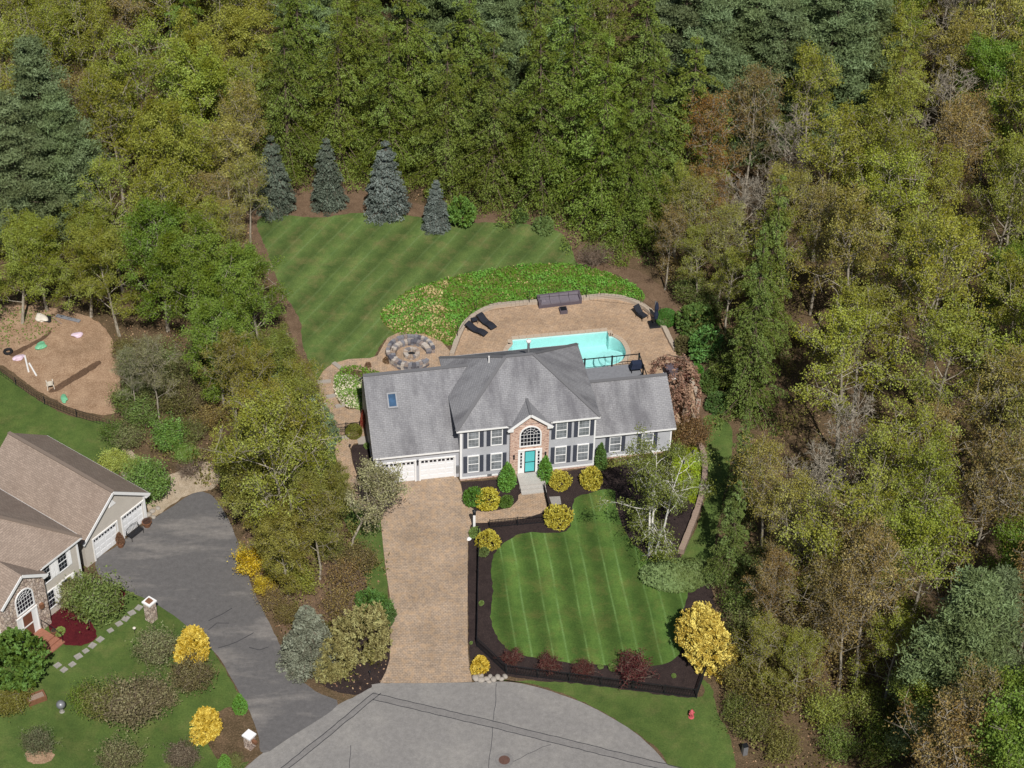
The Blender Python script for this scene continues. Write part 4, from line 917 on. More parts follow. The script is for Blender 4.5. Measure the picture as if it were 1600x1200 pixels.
# ================================================================== PLANT PROTOTYPES
def leaf_mesh(name, C, size, mat, nrm=None, tint=None, aspect=1.5, up=0.35, seed=0, flat=0.0, axis=None):
    """quads at points C (n,3); returns mesh with face attribute 'tint'"""
    rs = np.random.RandomState(seed); n = len(C)
    N = rs.normal(size=(n, 3)); N /= np.linalg.norm(N, axis=1)[:, None]
    if nrm is not None: N = N * (1 - flat) + nrm * (flat + .0001)
    N[:, 2] = N[:, 2] * (1 - up) + up
    N /= np.linalg.norm(N, axis=1)[:, None] + 1e-9
    A = axis if axis is not None else rs.normal(size=(n, 3))
    A = A + rs.normal(size=(n, 3)) * .35 if axis is not None else A
    A = A - (A * N).sum(1)[:, None] * N; A /= np.linalg.norm(A, axis=1)[:, None] + 1e-9
    B = np.cross(N, A)
    s = (size if hasattr(size, '__len__') else np.full(n, size)) * rs.uniform(.6, 1.35, n)
    a = A * (s * aspect / 2)[:, None]; b = B * (s / 2)[:, None]
    V = np.empty((n, 4, 3)); V[:, 0] = C - a; V[:, 1] = C + b * .9 - a * .1 + N * (s * .1)[:, None]; V[:, 2] = C + a; V[:, 3] = C - b * .9 - a * .1 - N * (s * .06)[:, None]
    me = bpy.data.meshes.new(name)
    me.vertices.add(4 * n); me.loops.add(4 * n); me.polygons.add(n)
    me.vertices.foreach_set('co', V.reshape(-1).astype(np.float32))
    me.loops.foreach_set('vertex_index', np.arange(4 * n, dtype=np.int32))
    me.polygons.foreach_set('loop_start', np.arange(0, 4 * n, 4, dtype=np.int32))
    me.polygons.foreach_set('loop_total', np.full(n, 4, dtype=np.int32))
    me.update(calc_edges=True)
    tv = rs.uniform(0, 1, n) if tint is None else np.clip(tint + rs.uniform(-.22, .22, n), 0, 1)
    at = me.attributes.new('tint', 'FLOAT', 'FACE'); at.data.foreach_set('value', tv.astype(np.float32))
    me.materials.append(mat)
    return me

class Tubes:
    """fast collector of tapered branches"""
    def __init__(s): s.V = []; s.F = []; s.nv = 0
    def add(s, P, R, n):
        P = np.asarray(P); m = len(P)
        D = np.gradient(P, axis=0); D /= np.linalg.norm(D, axis=1)[:, None] + 1e-9
        up = np.where(np.abs(D[:, 2:3]) < .9, np.array([[0, 0, 1.]]), np.array([[1., 0, 0]]))
        X = np.cross(D, up); X /= np.linalg.norm(X, axis=1)[:, None] + 1e-9; Y = np.cross(X, D)
        a = np.arange(n) * 2 * pi / n
        V = P[:, None] + (X[:, None] * np.cos(a)[None, :, None] + Y[:, None] * np.sin(a)[None, :, None]) * np.asarray(R)[:, None, None]
        s.V.append(V.reshape(-1, 3))
        i = np.arange(m - 1)[:, None] * n; k = np.arange(n)[None]; k2 = (k + 1) % n
        F = np.stack([i + k, i + k2, i + n + k2, i + n + k], -1).reshape(-1, 4) + s.nv
        s.F.append(F); s.nv += m * n
    def mesh(s, name, mat):
        V = np.concatenate(s.V); F = np.concatenate(s.F); n = len(F)
        me = bpy.data.meshes.new(name)
        me.vertices.add(len(V)); me.loops.add(4 * n); me.polygons.add(n)
        me.vertices.foreach_set('co', V.reshape(-1).astype(np.float32)); me.loops.foreach_set('vertex_index', F.reshape(-1).astype(np.int32))
        me.polygons.foreach_set('loop_start', np.arange(0, 4 * n, 4, dtype=np.int32)); me.polygons.foreach_set('loop_total', np.full(n, 4, dtype=np.int32))
        me.polygons.foreach_set('use_smooth', [True] * n)
        me.update(calc_edges=True); me.materials.append(mat)
        return me
def unit(v): return v / (np.linalg.norm(v) + 1e-9)

def make_deciduous(name, seed, H=15., spread=4.2, base=.3, limbs=15, subs=6, twigs=5, per=26, leaf=.2, stems=1, rise=.75, trunk_r=.2, leaf_sigma=.32, bark='bark', droop=0.0, leafmat='leaf', skip=0.0, multi_lean=.13, tw=1.0):
    """returns (trunk mesh, crown mesh) – trunk with limbs, twigs and leaf clusters"""
    rs = np.random.RandomState(seed); T = Tubes(); L = []; TT = []
    for st in range(stems):
        lean = rs.normal(size=2) * (.05 if stems == 1 else multi_lean)
        k = 7; z = np.linspace(0, H * (.93 if stems == 1 else rs.uniform(.75, .95)), k)
        P = np.stack([lean[0] * z * (1 + .3 * z / H) + np.cumsum(rs.normal(0, .1, k)), lean[1] * z + np.cumsum(rs.normal(0, .1, k)), z], 1); P[0, :2] = (0, 0) if stems == 1 else rs.normal(0, .25, 2)
        R = trunk_r * (1 - .88 * (z / z[-1])) / sqrt(stems) * (1.15 if stems > 1 else 1)
        T.add(P, R, 6)
        for i in range(limbs // stems):
            t = base + (1 - base) * ((i + rs.uniform(0, 1)) / (limbs / stems)) ** .85; t = min(t, .985)
            j = min(int(t * (k - 1)), k - 2); fr = t * (k - 1) - j; p0 = P[j] * (1 - fr) + P[j + 1] * fr
            az = i * 2.4 + rs.uniform(-.5, .5)
            prof = sin(pi * min(1, max(.12, (t - base) / (1 - base) * .8 + .22))) ** .7
            Lm = spread * (.5 + .6 * prof) * rs.uniform(.75, 1.15)
            d = unit(np.array([cos(az), sin(az), rise + .9 * (t - base)]))
            m = 5; Q = [p0]
            for q in range(m - 1):
                d = unit(d + rs.normal(0, .13, 3) + np.array([0, 0, .06 - droop * .35])); Q.append(Q[-1] + d * Lm / (m - 1))
            Q = np.array(Q); r0 = max(.035, .42 * trunk_r * (1 - .6 * t)); T.add(Q, (r0 if tw == 1 else r0 * .7) * np.array([1, .75, .52, .33, .14]), 4)
            for s_ in range(subs):
                t2 = .28 + .72 * (s_ + rs.uniform(0, 1)) / subs; j = min(int(t2 * (m - 1)), m - 2); fr = t2 * (m - 1) - j; p1 = Q[j] * (1 - fr) + Q[j + 1] * fr
                dd = unit(unit(Q[j + 1] - Q[j]) * .5 + rs.normal(0, .62, 3) + np.array([0, 0, .12 - droop]))
                l2 = Lm * (.5 - .22 * t2) * rs.uniform(.7, 1.25)
                S1 = np.array([p1, p1 + dd * l2 * .5, p1 + (dd + np.array([0, 0, .08 - droop * .8])) * l2]); T.add(S1, [max(.03, r0 * .4) * tw, max(.022, r0 * .28) * tw, .012 * tw], 3)
                ct = np.clip(.5 + rs.normal(0, .22), 0, 1)
                if rs.uniform() < skip: continue
                for w in range(twigs):
                    t3 = rs.uniform(.3, 1); p2 = S1[1] * (1 - t3) * 1 + S1[2] * t3 if t3 > .5 else S1[0] * (1 - 2 * t3) + S1[1] * 2 * t3
                    d3 = unit(dd * .4 + rs.normal(0, .7, 3) + np.array([0, 0, .1 - droop * 1.5])); l3 = l2 * rs.uniform(.3, .6)
                    e = p2 + d3 * l3
                    T.add(np.array([p2, e]), [.02 * tw, .009 * tw], 3)
                    if per:
                        u = rs.uniform(.25, 1.05, per)[:, None]
                        L.append(p2 + (e - p2) * u + rs.normal(0, leaf_sigma, (per, 3)) * np.array([1, 1, .7])); TT.append(np.full(per, ct))
    tm = T.mesh(name + '_trunk', M[bark])
    if not L: return tm, None
    return tm, leaf_mesh(name + '_crown', np.concatenate(L), leaf, M[leafmat], tint=np.concatenate(TT), seed=seed, up=.4)

def make_conifer(name, seed, H=20., rad=3.8, base=.1, whorls=34, per_whorl=6, sprays=9, per=9, leaf=.22, droop=.25, power=.85, trunk_r=.26, aspect=1.8, thick=.12, irregular=.25, upturn=0.0, up=.65, q0=.22, wide=.34):
    rs = np.random.RandomState(seed); T = Tubes(); L = []; AX = []; TT = []
    k = 6; z = np.linspace(0, H, k); P = np.stack([np.cumsum(rs.normal(0, .05, k)), np.cumsum(rs.normal(0, .05, k)), z], 1); P[0, :2] = 0
    T.add(P, trunk_r * (1 - .95 * z / H), 6)
    for w in range(whorls):
        t = base + (1 - base) * (w + rs.uniform(0, .6)) / whorls
        c = np.array([np.interp(t * H, z, P[:, 0]), np.interp(t * H, z, P[:, 1]), t * H])
        rr = rad * (1 - ((t - base) / (1 - base))) ** power * (1 if t > base + .08 else .8) + .12
        nb = max(3, int(per_whorl * (.55 + .6 * rr / rad)))
        a0 = rs.uniform(0, 6.3)
        for b in range(nb):
            az = a0 + 2 * pi * b / nb + rs.uniform(-.3, .3); ln = rr * rs.uniform(1 - irregular * 1.6, 1 + irregular)
            slope = -droop * rs.uniform(.5, 1.3) + .5 * max(0, t - .75)
            d = np.array([cos(az), sin(az), slope]); sd = np.array([-sin(az), cos(az), 0])
            e1 = c + d * ln * .55; e2 = c + d * ln + np.array([0, 0, -droop * .35 * ln * .5 + upturn * ln])
            T.add(np.array([c, e1, e2]), [.05 * (1 - t) + .018, .03 * (1 - t) + .01, .006], 3)
            ct = np.clip(.5 + rs.normal(0, .26), 0, 1)
            ns = max(3, int(sprays * (ln / rad) + 2))
            for s_ in range(ns):
                q = q0 + (1 - q0) * (s_ + rs.uniform(0, 1)) / ns
                p = c + (e1 - c) * q / .55 if q < .55 else e1 + (e2 - e1) * (q - .55) / .45
                wd = ln * wide * (1.05 - q * .75) + .1
                off = rs.uniform(-1, 1, per)[:, None] * wd
                fwd = rs.uniform(-.15, .3, per)[:, None] * ln * .35
                X = p + sd * off + d * fwd * .6; X[:, 2] += -np.abs(off[:, 0]) * droop * .7 + rs.normal(0, thick, per)
                L.append(X); AX.append(d + sd * np.sign(off) * .9); TT.append(np.full(per, ct))
    L = np.concatenate(L); AX = np.concatenate(AX); TT = np.concatenate(TT)
    return T.mesh(name + '_trunk', M['conifer_bark']), leaf_mesh(name + '_crown', L, leaf, M['needle'], tint=TT, aspect=aspect, up=up, seed=seed, axis=AX)

def make_pine(name, seed, H=20., rad=4.2):
    rs = np.random.RandomState(seed); T = Tubes(); L = []; TT = []; NR = []
    k = 6; z = np.linspace(0, H, k); P = np.stack([np.cumsum(rs.normal(0, .12, k)), np.cumsum(rs.normal(0, .12, k)), z], 1); P[0, :2] = 0
    T.add(P, .28 * (1 - .93 * z / H), 6)
    nw = 17
    for w in range(nw):
        t = .2 + .8 * (w + rs.uniform(0, .4)) / nw
        c = np.array([np.interp(t * H, z, P[:, 0]), np.interp(t * H, z, P[:, 1]), t * H])
        rr = rad * (1 - ((t - .2) / .8) ** 1.4) ** .8 + .3
        nb = rs.randint(4, 6); a0 = rs.uniform(0, 6.3)
        for b in range(nb):
            az = a0 + 2 * pi * b / nb + rs.uniform(-.35, .35); ln = rr * rs.uniform(.6, 1.2)
            d = np.array([cos(az), sin(az), rs.uniform(-.05, .25) + .5 * max(0, t - .7)]); sd = np.array([-sin(az), cos(az), 0])
            e = c + d * ln; T.add(np.array([c, c + d * ln * .5 - np.array([0, 0, .1]), e]), [.07 * (1 - t) + .02, .04 * (1 - t) + .014, .01], 4)
            nc = int(5 + 9 * ln / rad); ct = np.clip(.5 + rs.normal(0, .18), 0, 1)
            for q in range(nc):
                f_ = rs.uniform(.3, 1.05); p = c + d * ln * f_ + sd * rs.uniform(-1, 1) * ln * .34 * (1.1 - f_ * .55) + np.array([0, 0, rs.normal(.1, .12)])
                n = 64; X = rs.normal(0, 1, (n, 3)) * np.array([.34, .34, .15]); L.append(p + X); NR.append(X + np.array([0, 0, .15])); TT.append(np.full(n, ct))
    L = np.concatenate(L); NR = np.concatenate(NR)
    return T.mesh(name + '_trunk', M['conifer_bark']), leaf_mesh(name + '_crown', L, .095, M['needle'], tint=np.concatenate(TT), aspect=3.2, up=.4, seed=seed, axis=NR)

def make_ball(name, seed, rx=1., ry=1., rz=1., n=3500, leaf=.1, lumps=14, amp=.14, mat='leaf', shell=.25, zc=None, aspect=1.5, point=0.0, bottom=-.75, flat=.6):
    """shrub: leaves through the outer shell of a lumpy dome; point > 0 draws the top into a cone"""
    rs = np.random.RandomState(seed)
    D = rs.normal(size=(int(n * 1.5), 3)); D /= np.linalg.norm(D, axis=1)[:, None]; D = D[D[:, 2] > bottom][:n]
    Ld = rs.normal(size=(lumps, 3)); Ld /= np.linalg.norm(Ld, axis=1)[:, None]; La = rs.uniform(-.6, 1, lumps)
    r = 1 + amp * (np.exp(-((1 - D @ Ld.T) * 7)) * La).sum(1)
    ct = np.clip(.5 + .35 * (np.exp(-((1 - D @ Ld.T) * 9)) * rs.normal(0, 1, lumps)).sum(1), 0, 1)
    r = r * (1 - shell * rs.uniform(0, 1, len(D)) ** 1.6)
    V = D * r[:, None]
    if point: s = np.clip((V[:, 2] + .8) / 1.8, 0, 1); V[:, :2] *= (1 - point * s)[:, None]
    V = V * np.array([rx, ry, rz]); zc = rz * -bottom * .95 if zc is None else zc
    V[:, 2] += zc; V[:, 2] = np.maximum(V[:, 2], .03)
    return leaf_mesh(name, V, leaf, M[mat], nrm=D, tint=ct, aspect=aspect, up=.25, seed=seed, flat=flat)

def make_fronds(name, seed, rx=1., ry=1., rz=1.2, clusters=420, per=34, fr=.17, leaf=.07, point=.35, bottom=-.85, amp=.2, shell=.3, mat='needle'):
    """feathery shrub: many small frond clumps standing off a dome, with dark gaps between them"""
    rs = np.random.RandomState(seed)
    D = rs.normal(size=(clusters * 2, 3)); D /= np.linalg.norm(D, axis=1)[:, None]; D = D[D[:, 2] > bottom][:clusters]
    Ld = rs.normal(size=(14, 3)); Ld /= np.linalg.norm(Ld, axis=1)[:, None]; La = rs.uniform(-1, 1, 14)
    r = (1 + amp * (np.exp(-((1 - D @ Ld.T) * 6)) * La).sum(1)) * (1 - shell * rs.uniform(0, 1, len(D)) ** 2)
    V = D * r[:, None]; s = np.clip((V[:, 2] + .8) / 1.8, 0, 1); V[:, :2] *= (1 - point * s)[:, None]
    V = V * np.array([rx, ry, rz]); V[:, 2] += rz * -bottom * .95
    X = []; T_ = []; N_ = []
    for c, d in zip(V, D):
        ax = unit(d * .7 + rs.normal(0, .5, 3) + np.array([0, 0, .35])); t = rs.uniform(0, 1, per)
        sd = unit(np.cross(ax, [0, 0, 1.]) + 1e-3); up = np.cross(sd, ax); f_ = fr * rs.uniform(.7, 1.4)
        w = f_ * (1 - t * .75) * .8
        X.append(c + ax * ((t - .3) * 1.7 * f_)[:, None] + sd * (rs.uniform(-1, 1, per) * w)[:, None] + up * rs.normal(0, .18 * f_, per)[:, None]); T_.append(np.full(per, np.clip(rs.normal(.5, .3), 0, 1))); N_.append(np.tile(up, (per, 1)))
    X = np.concatenate(X); X[:, 2] = np.maximum(X[:, 2], .03)
    return leaf_mesh(name, X, leaf, M[mat], nrm=np.concatenate(N_), tint=np.concatenate(T_), aspect=1.7, up=.2, seed=seed, flat=.5)

def make_brush(name, seed, R=1.5, H=2., stems=26, per=14, leaf=.14, bark='twig', sub=4, sig=.16, lean=.55, leafmat='leaf'):
    """open twiggy shrub"""
    rs = np.random.RandomState(seed); T = Tubes(); L = []; TT = []
    for s in range(stems):
        az = rs.uniform(0, 6.3); f_ = sqrt(rs.uniform(0, 1)); top = np.array([cos(az) * R * f_, sin(az) * R * f_, H * rs.uniform(.55, 1) * (1.1 - .45 * f_ ** 2)])
        p0 = np.array([cos(az), sin(az), 0]) * R * f_ * .3 * lean; mid = (p0 + top) / 2 + rs.normal(0, .12 * R, 3) + np.array([0, 0, .12 * H])
        T.add(np.array([p0, mid, top]), [.022, .016, .006], 3)
        for q in range(sub):
            t = rs.uniform(.3, 1); b = p0 * (1 - t) + top * t + np.array([0, 0, .25 * H * t * (1 - t)]); e = b + rs.normal(0, .28 * R, 3) * np.array([1, 1, .7]) + np.array([0, 0, .1 * H])
            e[2] = max(e[2], .08)
            T.add(np.array([b, e]), [.011, .004], 3); ct = np.clip(.5 + rs.normal(0, .25), 0, 1)
            if per: L.append(b + (e - b) * rs.uniform(.2, 1.05, per)[:, None] + rs.normal(0, sig, (per, 3))); TT.append(np.full(per, ct))
    tm = T.mesh(name + '_stems', M[bark])
    if not L: return tm, None
    X = np.concatenate(L); X[:, 2] = np.maximum(X[:, 2], .03)
    return tm, leaf_mesh(name + '_leaves', X, leaf, M[leafmat], tint=np.concatenate(TT), seed=seed)

PR = {}
for i in range(3): PR['oak%d' % i] = make_deciduous('oak%d' % i, 10 + i, 15.5, 4.3, .34, 17, 6, 6, 24, .105, leaf_sigma=.25, skip=.15)
for i in range(2): PR['maple%d' % i] = make_deciduous('maple%d' % i, 30 + i, 14., 4.4, .2, 20, 6, 6, 50, .11, 1, .6, .2, .27, skip=.12)
for i in range(2): PR['thin%d' % i] = make_deciduous('thin%d' % i, 40 + i, 15., 3.8, .3, 18, 7, 6, 14, .095, 1, .9, .17, .26)
for i in range(2): PR['bare%d' % i] = make_deciduous('bare%d' % i, 50 + i, 14., 3.4, .22, 26, 8, 7, 0, .1, 1, .55, .17, .2)
PR['multi0'] = make_deciduous('multi0', 60, 14., 4.2, .25, 21, 6, 6, 20, .105, 3, .8, .2, .26, skip=.15)
for i in range(3): PR['hemlock%d' % i] = make_conifer('hemlock%d' % i, 70 + i, 19., 4.9, .05, 19, 7, 12, 42, .09, .38, .6, .26, 1.8, .09, .36, q0=.2, wide=.32)
PR['spire0'] = make_conifer('spire0', 80, 16., 3.0, .02, 21, 7, 11, 34, .085, .38, .75, .2, 1.8, .08, .4)
for i in range(2): PR['pine%d' % i] = make_pine('pine%d' % i, 90 + i)
for i in range(2): PR['spruce%d' % i] = make_conifer('spruce%d' % i, 100 + i, 8., 2.05, .012, 14, 18, 12, 20, .095, .5, .62, .14, 1.6, .035, .15, .05, .55)

TREE_N = {}
def tree(kind, x, y, col, scale=1.0, label='', cat='tree', group=None, name='tree', rz=None, sz=None, lean=0.0):
    tm, cm = PR[kind]
    s = scale if hasattr(scale, '__len__') else (scale, scale, scale * (sz or 1))
    o = empty(name, (x, y, -.05), random.uniform(0, 6.28) if rz is None else rz, s)
    if lean: o.rotation_euler = (lean * random.uniform(-1, 1), lean * random.uniform(-1, 1), o.rotation_euler[2])
    t = link('trunk', tm, o)
    if cm is not None:
        c = link('crown', cm, o); c.color = tuple(col) + (1,)
    tag(o, label, cat, group)
    return o
def jit(c, amt=.12):
    k = 1 + random.uniform(-amt, amt); return tuple(max(0.003, x * k * (1 + random.uniform(-amt, amt) * .45)) for x in c)
OLIVE, GREEN, TAN, BROWN, HEM, PINE, SPR = S(146, 152, 62), S(118, 142, 54), S(156, 150, 76), S(146, 128, 76), S(106, 122, 46), S(108, 124, 82), S(108, 118, 112)

# ================================================================== WOODS
CLEAR_PX = [(395, 335), (440, 300), (540, 290), (640, 315), (760, 335), (880, 355), (925, 385), (995, 410), (1045, 445), (1065, 520), (1105, 580), (1125, 640), (1147, 660), (1147, 700), (1130, 780), (1112, 890), (1132, 930), (1125, 1050), (1118, 1100), (1155, 1200), (1170, 1420), (-300, 1420), (-300, 470), (0, 474), (60, 474), (130, 488), (188, 535), (194, 640), (178, 680), (232, 735), (300, 765), (345, 770), (385, 860), (400, 920), (430, 980), (480, 1060), (540, 1090), (600, 1066), (614, 1000), (606, 870), (592, 800), (530, 760), (508, 690), (488, 640), (485, 590), (458, 540), (432, 460), (402, 400)]
CLEAR = G(CLEAR_PX)
placed = []
def base_from_crown(px, py, zc): return g(px, py, zc)
KINDS = {
 'hem': (['hemlock0', 'hemlock1', 'hemlock2'], HEM, 'hemlock_tree', 'dark olive layered hemlock'),
 'pine': (['pine0', 'pine1'], PINE, 'pine_tree', 'soft blue-green pine'),
 'oak': (['oak0', 'oak1', 'oak2', 'multi0'], OLIVE, 'deciduous_tree', 'olive spring tree with pale branches'),
 'maple': (['maple0', 'maple1'], GREEN, 'deciduous_tree', 'full-crowned fresh green tree'),
 'tan': (['thin0', 'thin1', 'oak1'], TAN, 'deciduous_tree', 'thin tan budding tree'),
 'brown': (['thin0', 'thin1'], BROWN, 'deciduous_tree', 'sparse brown budding tree'),
 'bare': (['bare0', 'bare1'], BROWN, 'bare_tree', 'leafless grey twiggy tree'),
}
AREA = {'L': 'in the woods left of the back lawn', 'C': 'in the evergreen stand behind the back lawn', 'R': 'in the woods right of the pool yard', 'TL': 'far back in the top left woods', 'TC': 'far back at the top of the photo', 'TR': 'far back in the top right woods', 'BR': 'in the lower right woods beside the side lawn', 'S': 'in the wooded strip between the two houses'}
def area_of(px, py):
    if py < 110: return 'TL' if px < 420 else 'TC' if px < 1050 else 'TR'
    if px < 420: return 'L'
    if px < 1080: return 'C'
    return 'R' if py < 720 else 'BR'
def flabel(lb, sc, px, py):
    size = 'tall' if sc > .96 else 'small' if sc < .8 else 'mid-sized'
    if px < 420: w = 'at the far top left' if py < 90 else 'left of the blue spruces' if py < 300 and px > 200 else 'at the left edge of the woods' if px < 150 else 'between soil garden and back lawn'
    elif px < 1080: w = 'at the top edge of the evergreen stand' if py < 90 else 'behind the blue spruces' if px < 700 else 'behind the right end of the back lawn'
    elif py < 130: w = 'at the far top right' if px > 1350 else 'in the pine group at the top'
    elif py < 420: w = 'behind the spire evergreen' if px < 1330 else 'at the upper right edge'
    elif py < 760: w = 'right of the spire evergreen' if px < 1360 else 'at the middle of the right edge'
    else: w = 'right of the golden conifer' if px < 1330 else 'in the lower right corner woods'
    return size + ' ' + lb + ' ' + w
def add(kind, px, py, scale=1.0, sz=1.0, zc=None, col=None, label=None, area=None, proto=None, lab_area=True):
    """put a tree so that its crown centre shows at photo pixel px, py"""
    protos, c, nm, lb = KINDS[kind]
    H = {'hem': 19, 'pine': 20, 'oak': 15.5, 'maple': 14, 'tan': 15, 'brown': 15, 'bare': 14}[kind] * scale * sz
    zc = H * (.5 if kind == 'hem' else .6) if zc is None else zc
    x, y = base_from_crown(px, py, zc)
    while kind == 'hem' and (inpoly(x, y, CLEAR) or pdist(x, y, CLEAR) < 2.2 * scale): y += .4
    ar = area or area_of(px, py)
    L_ = flabel(lb, scale, px, py)
    tree(proto or random.choice(protos), x, y, jit(col or c), scale, label or L_, 'tree', None if label else L_, nm, None, sz, .03)
    placed.append((x, y, 2.2 * scale))
# --- hand placed, the ones that stand out in the photograph
for px, py, s in [(440, 160, .9), (520, 175, .95), (600, 200, .9), (690, 205, .9), (560, 95, 1), (640, 110, 1.05), (770, 225, .95), (850, 200, 1.0), (900, 130, 1.2), (940, 235, 1.05), (1015, 235, 1.0), (1075, 200, .95), (470, 80, 1), (740, 120, 1), (985, 330, .8), (840, 80, 1.1), (1000, 130, 1.1)]:
    add('hem', px, py, s)
add('hem', 1390, 175, .95, 1.0, label='yellow-green pyramidal hemlock rising among grey deciduous trees at upper right', col=S(138, 144, 60))
for px, py, s in [(60, 190, 1.0), (25, 260, .9), (95, 240, .8)]: add('pine', px, py, s, label=None)
for px, py, s in [(790, 90, .9), (1110, 120, .95), (1180, 60, 1), (1240, 50, 1), (1300, 70, 1.05), (1340, 60, .95), (1220, 110, .9), (1060, 40, 1)]: add('pine', px, py, s)
add('pine', 1500, 1060, .95, 1.0, label='large blue-green white pine in the lower right corner woods', zc=9)
add('pine', 1545, 1010, .8, 1.0, label='smaller blue-green pine right behind the large corner pine', zc=9)
add('bare', 1212, 262, .95, .95, label='bare conical grey tree in front of the tall spire evergreen', proto='bare0')
add('bare', 1160, 340, .85, .9, label='bare grey tree crowded between the hemlocks right of the lawn', proto='bare1')
add('bare', 1475, 190, .95, label='purplish bare tree standing in the upper right woods', proto='bare1')
add('bare', 1255, 790, .8, label='pale bare tree leaning in the lower right woods', proto='bare0')
for px, py, k, sc_ in [(375, 215, 'tan', .8), (350, 280, 'tan', .75), (395, 150, 'oak', .8), (330, 340, 'brown', .7), (385, 300, 'tan', .6), (300, 250, 'oak', .8), (360, 370, 'tan', .6), (1085, 350, 'tan', .7), (1045, 380, 'brown', .55), (1130, 390, 'tan', .65), (1095, 410, 'oak', .5), (1140, 450, 'oak', .5), (1060, 330, 'oak', .6), (1215, 420, 'oak', .75), (1240, 350, 'tan', .75)]: add(k, px, py, sc_)
add('brown', 1110, 230, .85, col=S(150, 116, 62), label='rust-tinted budding tree right of the big hemlock group')
add('brown', 1100, 330, .7, col=S(150, 120, 64), label='ochre budding tree above the pool patio shrubs')
for px, py, s in [(300, 440, .85), (350, 480, .8), (250, 410, .85), (400, 455, .7)]: add('maple', px, py, s, area='L')
for px, py in [(60, 400), (130, 410), (20, 420), (175, 440)]: add('maple', px, py, .75, .9, area='L', col=S(134, 142, 58))
# spire evergreens by the pool
def spire(px, py, z, s, label, col=HEM, sz=1.0, kind='spire0'):
    x, y = g(px, py, z); tree(kind, x, y, jit(col, .05), s, label, 'tree', None, 'hemlock_tree', None, sz); placed.append((x, y, 2.5)); placed.append((x + .4, y - 3.5, 6)); placed.append((x + .5, y - 7.5, 6))
spire(1163, 640, 0, 1.0, 'tall narrow evergreen spire right of the clipped shrubs by the pool', S(98, 114, 50), 1.15)
spire(1192, 545, 0, .95, 'slender evergreen tip rising behind the tall spire evergreen', S(104, 118, 50), 1.15)
spire(1135, 905, 0, .62, 'short dark evergreen at the edge of the side lawn', S(98, 116, 56))
spire(1150, 800, 0, .62, 'dark broad evergreen beside the curved retaining wall', S(96, 112, 54))
# --- fill: spaced at random through the woods
rnd = random.Random(5)
def region_kind(px, py):
    r = rnd.random()
    if px < 400: return 'oak' if r < .5 else 'maple' if r < .68 else 'tan' if r < .84 else 'brown' if r < .92 else 'hem'
    if px < 1090:
        if py < 40: return 'hem' if r < .45 else 'pine' if r < .65 else 'oak'
        return 'hem' if r < .86 else 'oak' if r < .94 else 'pine'
    if py < 130 and px < 1350: return 'pine' if r < .45 else 'oak' if r < .8 else 'bare'
    if py > 820: return 'brown' if r < .25 else 'oak' if r < .66 else 'tan' if r < .76 else 'maple' if r < .93 else 'bare'
    return 'oak' if r < .5 else 'maple' if r < .64 else 'tan' if r < .79 else 'brown' if r < .88 else 'hem' if r < .94 else 'bare'
tries = 0; nfill = 0
while tries < 9000:
    tries += 1
    x = rnd.uniform(-72, 72); y = rnd.uniform(78, 226)
    px0, py0 = proj(x, y, 0); px1, py1 = proj(x, y, 16)
    if px0 < -140 or px0 > 1740 or py1 > 1230 or py0 < -260: continue
    if inpoly(x, y, CLEAR): continue
    if px0 < 640 and 640 < py0 < 1120: continue                     # the strip between the houses is hand placed
    if px0 < 560 and 520 < py0 <= 660 and px0 > 150: continue
    cd = pdist(x, y, CLEAR)
    if cd < 2.6: continue
    # trees standing below a clearing would hide it
    if 1100 < px0 < 1420 and py0 > 1120: continue
    pc = proj(x, y, 9)
    k = region_kind(*pc)
    sc = rnd.uniform(.78, 1.05)
    if cd < 6: sc *= .8
    if px0 > 1120 and py0 > 560 and px0 < 1260: sc *= .82
    md = 5.6 if k == 'hem' else 3.4 if pc[0] > 1080 or pc[0] < 400 else 4.6
    if any((x - a) ** 2 + (y - b) ** 2 < (md + c * .35) ** 2 for a, b, c in placed): continue
    protos, c, nm, lb = KINDS[k]; ar = area_of(*pc)
    cc = c
    if pc[0] < 420 and k == 'maple' and pc[1] < 330: cc = OLIVE
    tree(rnd.choice(protos), x, y, jit(cc, .16), sc, flabel(lb, sc, *pc), 'tree', flabel(lb, sc, *pc), nm, None, rnd.uniform(.9, 1.12), .04)
    placed.append((x, y, 2.2 * sc)); nfill += 1
    if nfill > 300: break
print('FILL TREES', nfill, len(placed))

# undergrowth: brush and saplings under the trees, too dense to count
rs = np.random.RandomState(3); UX = []; UT = []
while len(UX) < 2300:
    x = rs.uniform(-66, 66); y = rs.uniform(80, 212)
    if inpoly(x, y, CLEAR): continue
    px0, py0 = proj(x, y, 0)
    if px0 < -60 or px0 > 1660 or py0 > 1230: continue
    if pdist(x, y, CLEAR) < .8: continue
    h = rs.uniform(.3, 1.9) if rs.uniform() < .8 else rs.uniform(1.5, 3.2)
    n = 66; r = rs.uniform(.5, 1.2)
    X = rs.normal(0, 1, (n, 3)) * np.array([r * .5, r * .5, h * .3]) + np.array([x, y, h * .55]); X[:, 2] = np.maximum(X[:, 2], .05)
    UX.append(X); UT.append(np.full(n, np.clip(rs.normal(.45, .25), 0, 1)))
ug = link('undergrowth', leaf_mesh('undergrowth', np.concatenate(UX), .13, M['leaf'], tint=np.concatenate(UT), seed=4))
ug['kind'] = 'stuff'; ug.color = S(122, 118, 62) + (1,)
